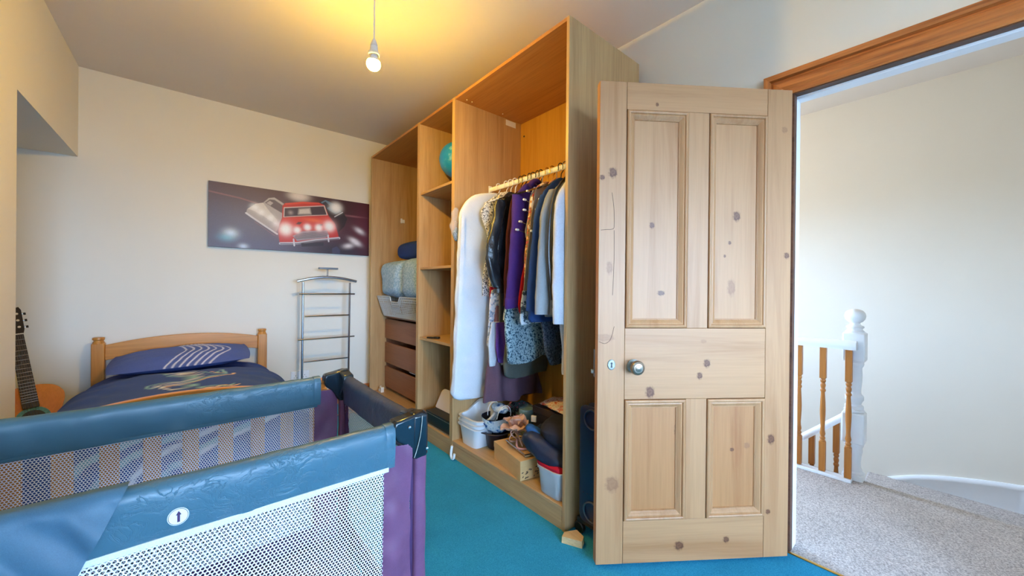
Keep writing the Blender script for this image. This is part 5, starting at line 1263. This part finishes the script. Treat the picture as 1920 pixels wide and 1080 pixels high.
# ------------------------------------------------------------------ things on the wardrobe floor
def floor_things():
    Z = BASE
    # nested white bins with a high back
    wb = plain('white_bin_plastic', srgb(220, 224, 226), .35)
    names = ('lowest of the nested white storage bins, standing on the wardrobe floor', 'middle one of the nested white storage bins', 'topmost of the nested white storage bins')
    for k in range(3):
        cx, cy, z0 = 1.400+.003*k, 2.000, Z+.001+.026*k
        def loop(s, w, inset=0):
            out = []; hx, hy = .062+.022*s-inset, .082+.030*s-inset
            for j in range(36):
                q = 2*PI*j/36; c, sn = math.cos(q), math.sin(q)
                x = hx*math.copysign(abs(c)**.45, c); y = hy*math.copysign(abs(sn)**.45, sn)
                top = .118+.065*max(0, (x+.02)/.10)**1.4
                out.append((cx+x+.012*s, cy+y, z0+top*s+w))
            return out
        rs = [loop(f, 0) for f in (0, .06, .2, .4, .6, .8, .97)]; rs += [loop(1.0, 0, -.012), loop(1.0, .005, -.013), loop(1.0, .006, .004)]; rs += [loop(f, .0025, .004) for f in (.9, .5, .2, .03)]
        tag(MB().rings(rs, True, True).build('storage_bin', wb, smooth=45), names[k], 'storage bin', 'nested white storage bins')
    # navy lipped pot
    cx, cy = 1.470, 1.872; m = MB(); pr = [(.052, 0), (.058, .01), (.070, .075), (.076, .098), (.100, .106), (.104, .110), (.100, .113), (.073, .104), (.066, .075), (.052, .012), (.0001, .010)]; n = 36; rs = []
    for rr, h in pr:
        ring = []
        for j in range(n):
            q = 2*PI*j/n; lip = max(0, math.cos(q-2.2))**4*(.022 if rr > .09 else 0)
            ring.append((cx+(rr+lip)*math.cos(q), cy+(rr+lip)*math.sin(q), Z+h-lip*.5))
        rs.append(ring)
    tag(m.rings(rs).build('lipped_pot', plain('navy_plastic', srgb(24, 26, 46), .4), smooth=50), 'dark navy pot with a wide spout lip, under the floral bag', 'pot')
    # floral bag standing in the pot
    r = thing('floral_bag', 'small blue and white floral bag with thin wire handles, on the navy pot', 'bag', (cx, cy, Z+.105))
    fl = speckle('blue_white_floral', [(.36, srgb(40, 64, 128)), (.43, srgb(96, 140, 186)), (.50, srgb(206, 220, 226)), (.62, srgb(222, 228, 228)), (.70, srgb(120, 170, 190))], 24)
    rs = []
    for rr, h in ((.060, .0), (.078, .02), (.094, .055), (.100, .085), (.101, .092)):
        rs.append([(cx+.005+rr*1.05*math.cos(q), cy+rr*.98*math.sin(q), Z+.108+h+.006*math.sin(q*3)*(h > .05)) for q in [2*PI*j/36 for j in range(36)]])
    MB().rings(rs, True, False).build('outside', fl, r, smooth=60)
    rs = [[(cx+.005+rr*1.05*math.cos(q), cy+rr*.98*math.sin(q), Z+.108+h) for q in [2*PI*j/36 for j in range(36)]] for rr, h in ((.0985, .091), (.088, .055), (.06, .022))]
    MB().rings(rs, False, True).build('lining', fabric('black_lining', srgb(16, 18, 30)), r, smooth=60)
    for dy in (-.055, .05):
        MB().tube([(cx+.005+.055*math.cos(a)+.012, cy+dy*(.9+.2*math.sin(a)), Z+.195+.075*math.sin(a)) for a in [PI*k/16 for k in range(17)]], .0028, 6).build('handle', M['white_plastic'], r)
    m = MB().ell((cx+.03, cy+.01, Z+.235), .045, .07, .030, 20, 12); m.v = [(x, y, z+noise.noise((x*30, y*30, 2))*.012) for x, y, z in m.v]
    m.build('flap', fl, r, smooth=80)
    # floral fabric bundle behind and a teal tin
    m = MB().ell((0, 0, 0), .085, .165, .105, 36, 22); m.v = [(1.690+x*(1+noise.noise((x*14, y*14, 3))*.35), 1.865+y*(1+noise.noise((y*12, z*12, 5))*.2), .250+z*(1+noise.noise((x*16, y*12, z*12))*.45)) for x, y, z in m.v]
    m.v = [(x, y, max(z, Z+.002)) for x, y, z in m.v]
    tag(m.build('floral_bundle', speckle('dark_floral', [(.40, srgb(34, 36, 54)), (.47, srgb(92, 118, 126)), (.56, srgb(60, 70, 84)), (.61, srgb(206, 96, 130)), (.66, srgb(222, 170, 186)), (.72, srgb(176, 186, 206))], 20), smooth=80), 'heap of dark floral fabric with pink flowers behind the floral bag', 'fabric')
    r = thing('teal_tin', 'dull teal tin behind the peach hair ornament', 'tin', (1.575, 1.705, Z))
    MB().lathe([(.0001, Z), (.042, Z), (.044, Z+.004), (.044, .350), (.0001, .350)], (1.575, 1.712, 0), 'z', 28).build('body', plain('dull_teal', srgb(92, 120, 124), .5), r)
    MB().lathe([(.0001, .3505), (.0455, .3505), (.0455, .368), (.043, .372), (.0001, .372)], (1.575, 1.712, 0), 'z', 28).build('lid', plain('dull_teal_lid', srgb(104, 134, 136), .45), r)
    # shoe box
    r = thing('shoe_box', 'brown cardboard shoe box with black leaf print on its end', 'box', (1.41, 1.60, Z), math.atan2(-.299, -.055)+PI/2)
    # local: x along the width (into the wardrobe), y along the length
    ang = r.rotation_euler.z; c = Vector((1.327, 1.603)); wdt, L, H = .185, .302, .104
    r.location = (c.x+.983*wdt/2, c.y-.18*wdt/2, Z+.001)
    B = MB().box(-wdt/2+.002, wdt/2-.002, -L/2+.002, L/2-.002, 0, H-.03).build('body', M['card'], r, local=True, bevel=.001)
    MB().box(-wdt/2, wdt/2, -L/2, L/2, H-.034, H).build('lid', M['card'], r, local=True, bevel=.0015)
    rg = random.Random(4); m = MB()
    for k in range(26):
        x, z, a = rg.uniform(-wdt/2+.008, wdt/2-.01), rg.uniform(.006, .062), rg.uniform(.2, 1.2)
        dx, dz = .009*math.cos(a), .007*math.sin(a)
        m.add([(x-dx, -L/2+.0014, z-dz), (x+dz*.4, -L/2+.0014, z-dx*.35), (x+dx, -L/2+.0014, z+dz), (x-dz*.4, -L/2+.0014, z+dx*.35)], [(0, 1, 2, 3)])
    m.build('leaf_print', M['black'], B, local=True, smooth=0, kind='stuff')
    # flat clutch with metal frame on the box
    r2 = thing('clutch_frame', 'flat tan clutch with silver frame lying on the shoe box', 'clutch', (1.43, 1.56, Z+H+.002))
    rot = Matrix.Rotation(math.radians(-12), 3, 'Z')
    MB().obox((1.428, 1.560, Z+H+.010), .125, .215, .012, rot).build('pouch', plain('tan_sparkle', srgb(176, 138, 92), .5, var=.3, vs=260), r2, bevel=.004)
    pts = [Vector((1.428, 1.560, Z+H+.018))+rot @ Vector((a*.064, b*.109, 0)) for a, b in ((-1, -1), (1, -1), (1, 1), (-1, 1))]
    MB().tube(pts, .004, 6, True).build('frame', M['steel'], r2)
    # peach fascinator
    r3 = thing('hair_ornament', 'peach ribbon hair ornament with looped petals on the shoe box', 'hair ornament', (1.42, 1.62, Z+H+.02))
    t = NT('peach_organza'); t.color(srgb(222, 180, 158)); t.bump(t.noise(120, 3), .2, .003); pe = t.set(.5, 0, .4, **{'Alpha': .9})
    cc = Vector((1.405, 1.600, Z+H+.085)); rg = random.Random(9)
    for k in range(9):
        az = 2*PI*k/9+rg.uniform(-.2, .2); el = rg.uniform(-.1, 1.15); d = Vector((math.cos(az)*math.cos(el), math.sin(az)*math.cos(el), math.sin(el)))
        side = d.cross(Vector((0, 0, 1))).normalized(); up = side.cross(d); Ln, Wd = rg.uniform(.085, .115), rg.uniform(.040, .054); P = []
        for i in range(9):
            s = i/8; w = Wd*math.sin(PI*min(1, s*.93+.05))**.7; row = []
            for j in range(7):
                v = -1+2*j/6; row.append(cc+d*(Ln*s)+side*(w*v)+up*(.030*math.sin(s*2.4)*(1-.2*v*v)+.012*v*v+noise.noise((s*4, v*2.5, k))*.022))
            P.append(row)
        MB().grid(P).build('petal', pe, r3, smooth=80)
    MB().ell(cc, .017, .017, .014, 14, 10).build('centre', pe, r3, smooth=80)
    for k in range(3):
        a0 = k*1.9+.4; MB().tube([cc+Vector((.055*math.cos(a0)*math.sin(a)+.012*math.cos(a), .060*math.sin(a0)*math.sin(a)-.02*math.sin(a), -.045+.055*(1-math.cos(a))*.5-.025*math.sin(a))) for a in [2*PI*q/20 for q in range(20)]], .0035, 6, True).build('ribbon_loop', pe, r3)
    MB().tube(smoothpath([cc+Vector((-.02, -.02, -.03)), cc+Vector((-.045, -.055, -.058)), cc+Vector((0, -.085, -.062)), cc+Vector((.06, -.06, -.05))], 6), .006, 8).build('band', fabric('pink_satin', srgb(206, 150, 140), None, 300, .4), r3)
    MB().obox(cc+Vector((.075, -.055, .075)), .012, .030, .034, Matrix.Rotation(.4, 3, 'Z')).build('tag', M['cream_plastic'], r3, bevel=.001)
    # clear tub with a red thing inside and dark clothes heaped on it
    t = NT('frosted_polypropylene'); t.color(srgb(206, 210, 212)); fr = t.set(.4, 0, .4, **{'Alpha': .80})
    r = thing('plastic_tub', 'frosted plastic tub at the wardrobe end under dark clothes', 'tub', (1.385, 1.262, Z))
    def sq(cx, cy, hx, hy, z, n=28, p=.35): return [(cx+hx*math.copysign(abs(math.cos(q))**p, math.cos(q)), cy+hy*math.copysign(abs(math.sin(q))**p, math.sin(q)), z) for q in [2*PI*(j+.5)/n for j in range(n)]]
    MB().rings([sq(1.385, 1.262, .066, .066, Z+.001), sq(1.385, 1.262, .070, .070, Z+.006), sq(1.385, 1.262, .080, .080, Z+.122), sq(1.385, 1.262, .086, .086, Z+.124), sq(1.385, 1.262, .087, .087, Z+.136), sq(1.385, 1.262, .080, .080, Z+.137), sq(1.385, 1.262, .077, .077, Z+.10), sq(1.385, 1.262, .066, .066, Z+.006)]).build('body', fr, r, smooth=45)
    tag(MB().rings([sq(1.385, 1.262, .064, .064, Z+.008), sq(1.385, 1.262, .072, .072, Z+.09), sq(1.37, 1.275, .070, .074, Z+.150), sq(1.37, 1.275, .05, .055, Z+.16)]).build('red_cloth', fabric('red_felt', srgb(186, 26, 48)), smooth=60), 'red cloth filling the frosted tub', 'cloth')
    def lump(name, c, rx, ry, rz, rotz, tilt, mat, seed, label, amp=.16, cat='clothing'):
        m = MB().ell((0, 0, 0), rx, ry, rz, 34, 22, pw=.75); R = Matrix.Rotation(rotz, 3, 'Z') @ Matrix.Rotation(tilt, 3, 'X'); vs = []
        for x, y, z in m.v:
            k = 1+noise.noise((x*16+seed, y*16, z*16))*amp+noise.noise((x*48+seed, y*20, z*48))*amp*.35; vs.append(tuple(R @ Vector((x*k, y*k, z*k))+Vector(c)))
        m.v = vs; return tag(m.build(name, mat, smooth=80), label, cat, 'dark clothes heaped on the tub')
    nv = fabric('navy_nylon', srgb(34, 42, 62), srgb(24, 30, 48), 200, .5, var=.2, spec=.4)
    lump('rolled_coat', (1.405, 1.335, .300), .115, .150, .062, .15, .32, nv, 3, 'rolled navy coat lying lowest on the frosted tub')
    lump('folded_jumper', (1.450, 1.285, .385), .125, .115, .052, .2, .15, fabric('charcoal_knit', srgb(44, 44, 54), srgb(32, 32, 42), 200, .9), 7, 'charcoal jumper on top of the heaped clothes')
    lump('blue_scarf', (1.365, 1.395, .365), .028, .075, .020, .5, .5, fabric('petrol_blue_cloth', srgb(44, 84, 128), None, 200, .8), 11, 'petrol blue scarf end tucked between the dark clothes', cat='scarf')
    # dark box with packets at the back
    r = thing('dark_box', 'dark brown box at the back corner carrying clear packets', 'box', (1.71, 1.38, Z))
    MB().box(1.59, 1.858, 1.18, 1.665, Z+.001, .385).build('body', plain('dark_brown_card', srgb(52, 38, 40), .7), r, bevel=.003)
    MB().box(1.586, 1.862, 1.176, 1.669, .360, .402).build('lid', plain('dark_brown_lid', srgb(62, 46, 46), .7), r, bevel=.003)
    pk = speckle('orange_white_packet', [(.38, srgb(198, 92, 76)), (.46, srgb(226, 190, 172)), (.56, srgb(224, 216, 208)), (.66, srgb(206, 120, 96))], 46)
    def packet(c, sx, sy, rz, tilt, mat, label, seed):
        P = []; R = Matrix.Rotation(rz, 3, 'Z') @ Matrix.Rotation(tilt, 3, 'Y'); rows = []
        for side in (1, -1):
            G = []
            for i in range(15):
                u = -1+2*i/14; row = []
                for j in range(15):
                    v = -1+2*j/14; k = max(0, (1-u**4)*(1-v**4)); h = side*.013*k**.5+noise.noise((u*4, v*4, seed))*.006
                    row.append(Vector(c)+R @ Vector((u*sx, v*sy, h)))
                G.append(row)
            rows.append(G)
        m = MB(); m.grid(rows[0]); m.grid(rows[1]); return tag(m.build('flat_packet', mat, smooth=70), label, 'packet', 'clear packets at the back of the wardrobe')
    packet((1.70, 1.56, .420), .105, .085, .3, .05, pk, 'white and orange packet on the dark box, deepest in the wardrobe', 1)
    packet((1.66, 1.42, .424), .10, .11, -.15, .0, speckle('pink_cream_packet', [(.42, srgb(206, 130, 116)), (.5, srgb(226, 214, 204)), (.6, srgb(204, 188, 176))], 40), 'cream and pink packet in the middle of the dark box', 2)
    packet((1.60, 1.30, .432), .10, .09, .1, -.35, speckle('pale_pink_packet', [(.45, srgb(206, 160, 146)), (.6, srgb(224, 200, 188))], 30), 'pale pink packet sliding over the front edge of the dark box', 3)
    packet((1.76, 1.30, .428), .075, .095, 0, .05, plain('grey_card_packet', srgb(168, 158, 146), .6), 'plain grey packet in the corner of the dark box', 4)
    for k, (x, y, z, q) in enumerate(((1.70, 1.352, .455, .019), (1.675, 1.340, .476, .013), (1.665, 1.372, .452, .014))):
        tag(MB().ell((x, y, z), q, q, q*.9, 14, 10).build('white_bauble', M['cream_plastic']), ('largest white bauble on the clear packets', 'upper small white bauble on the clear packets', 'lower small white bauble on the clear packets')[k], 'bauble', 'white baubles')
floor_things()
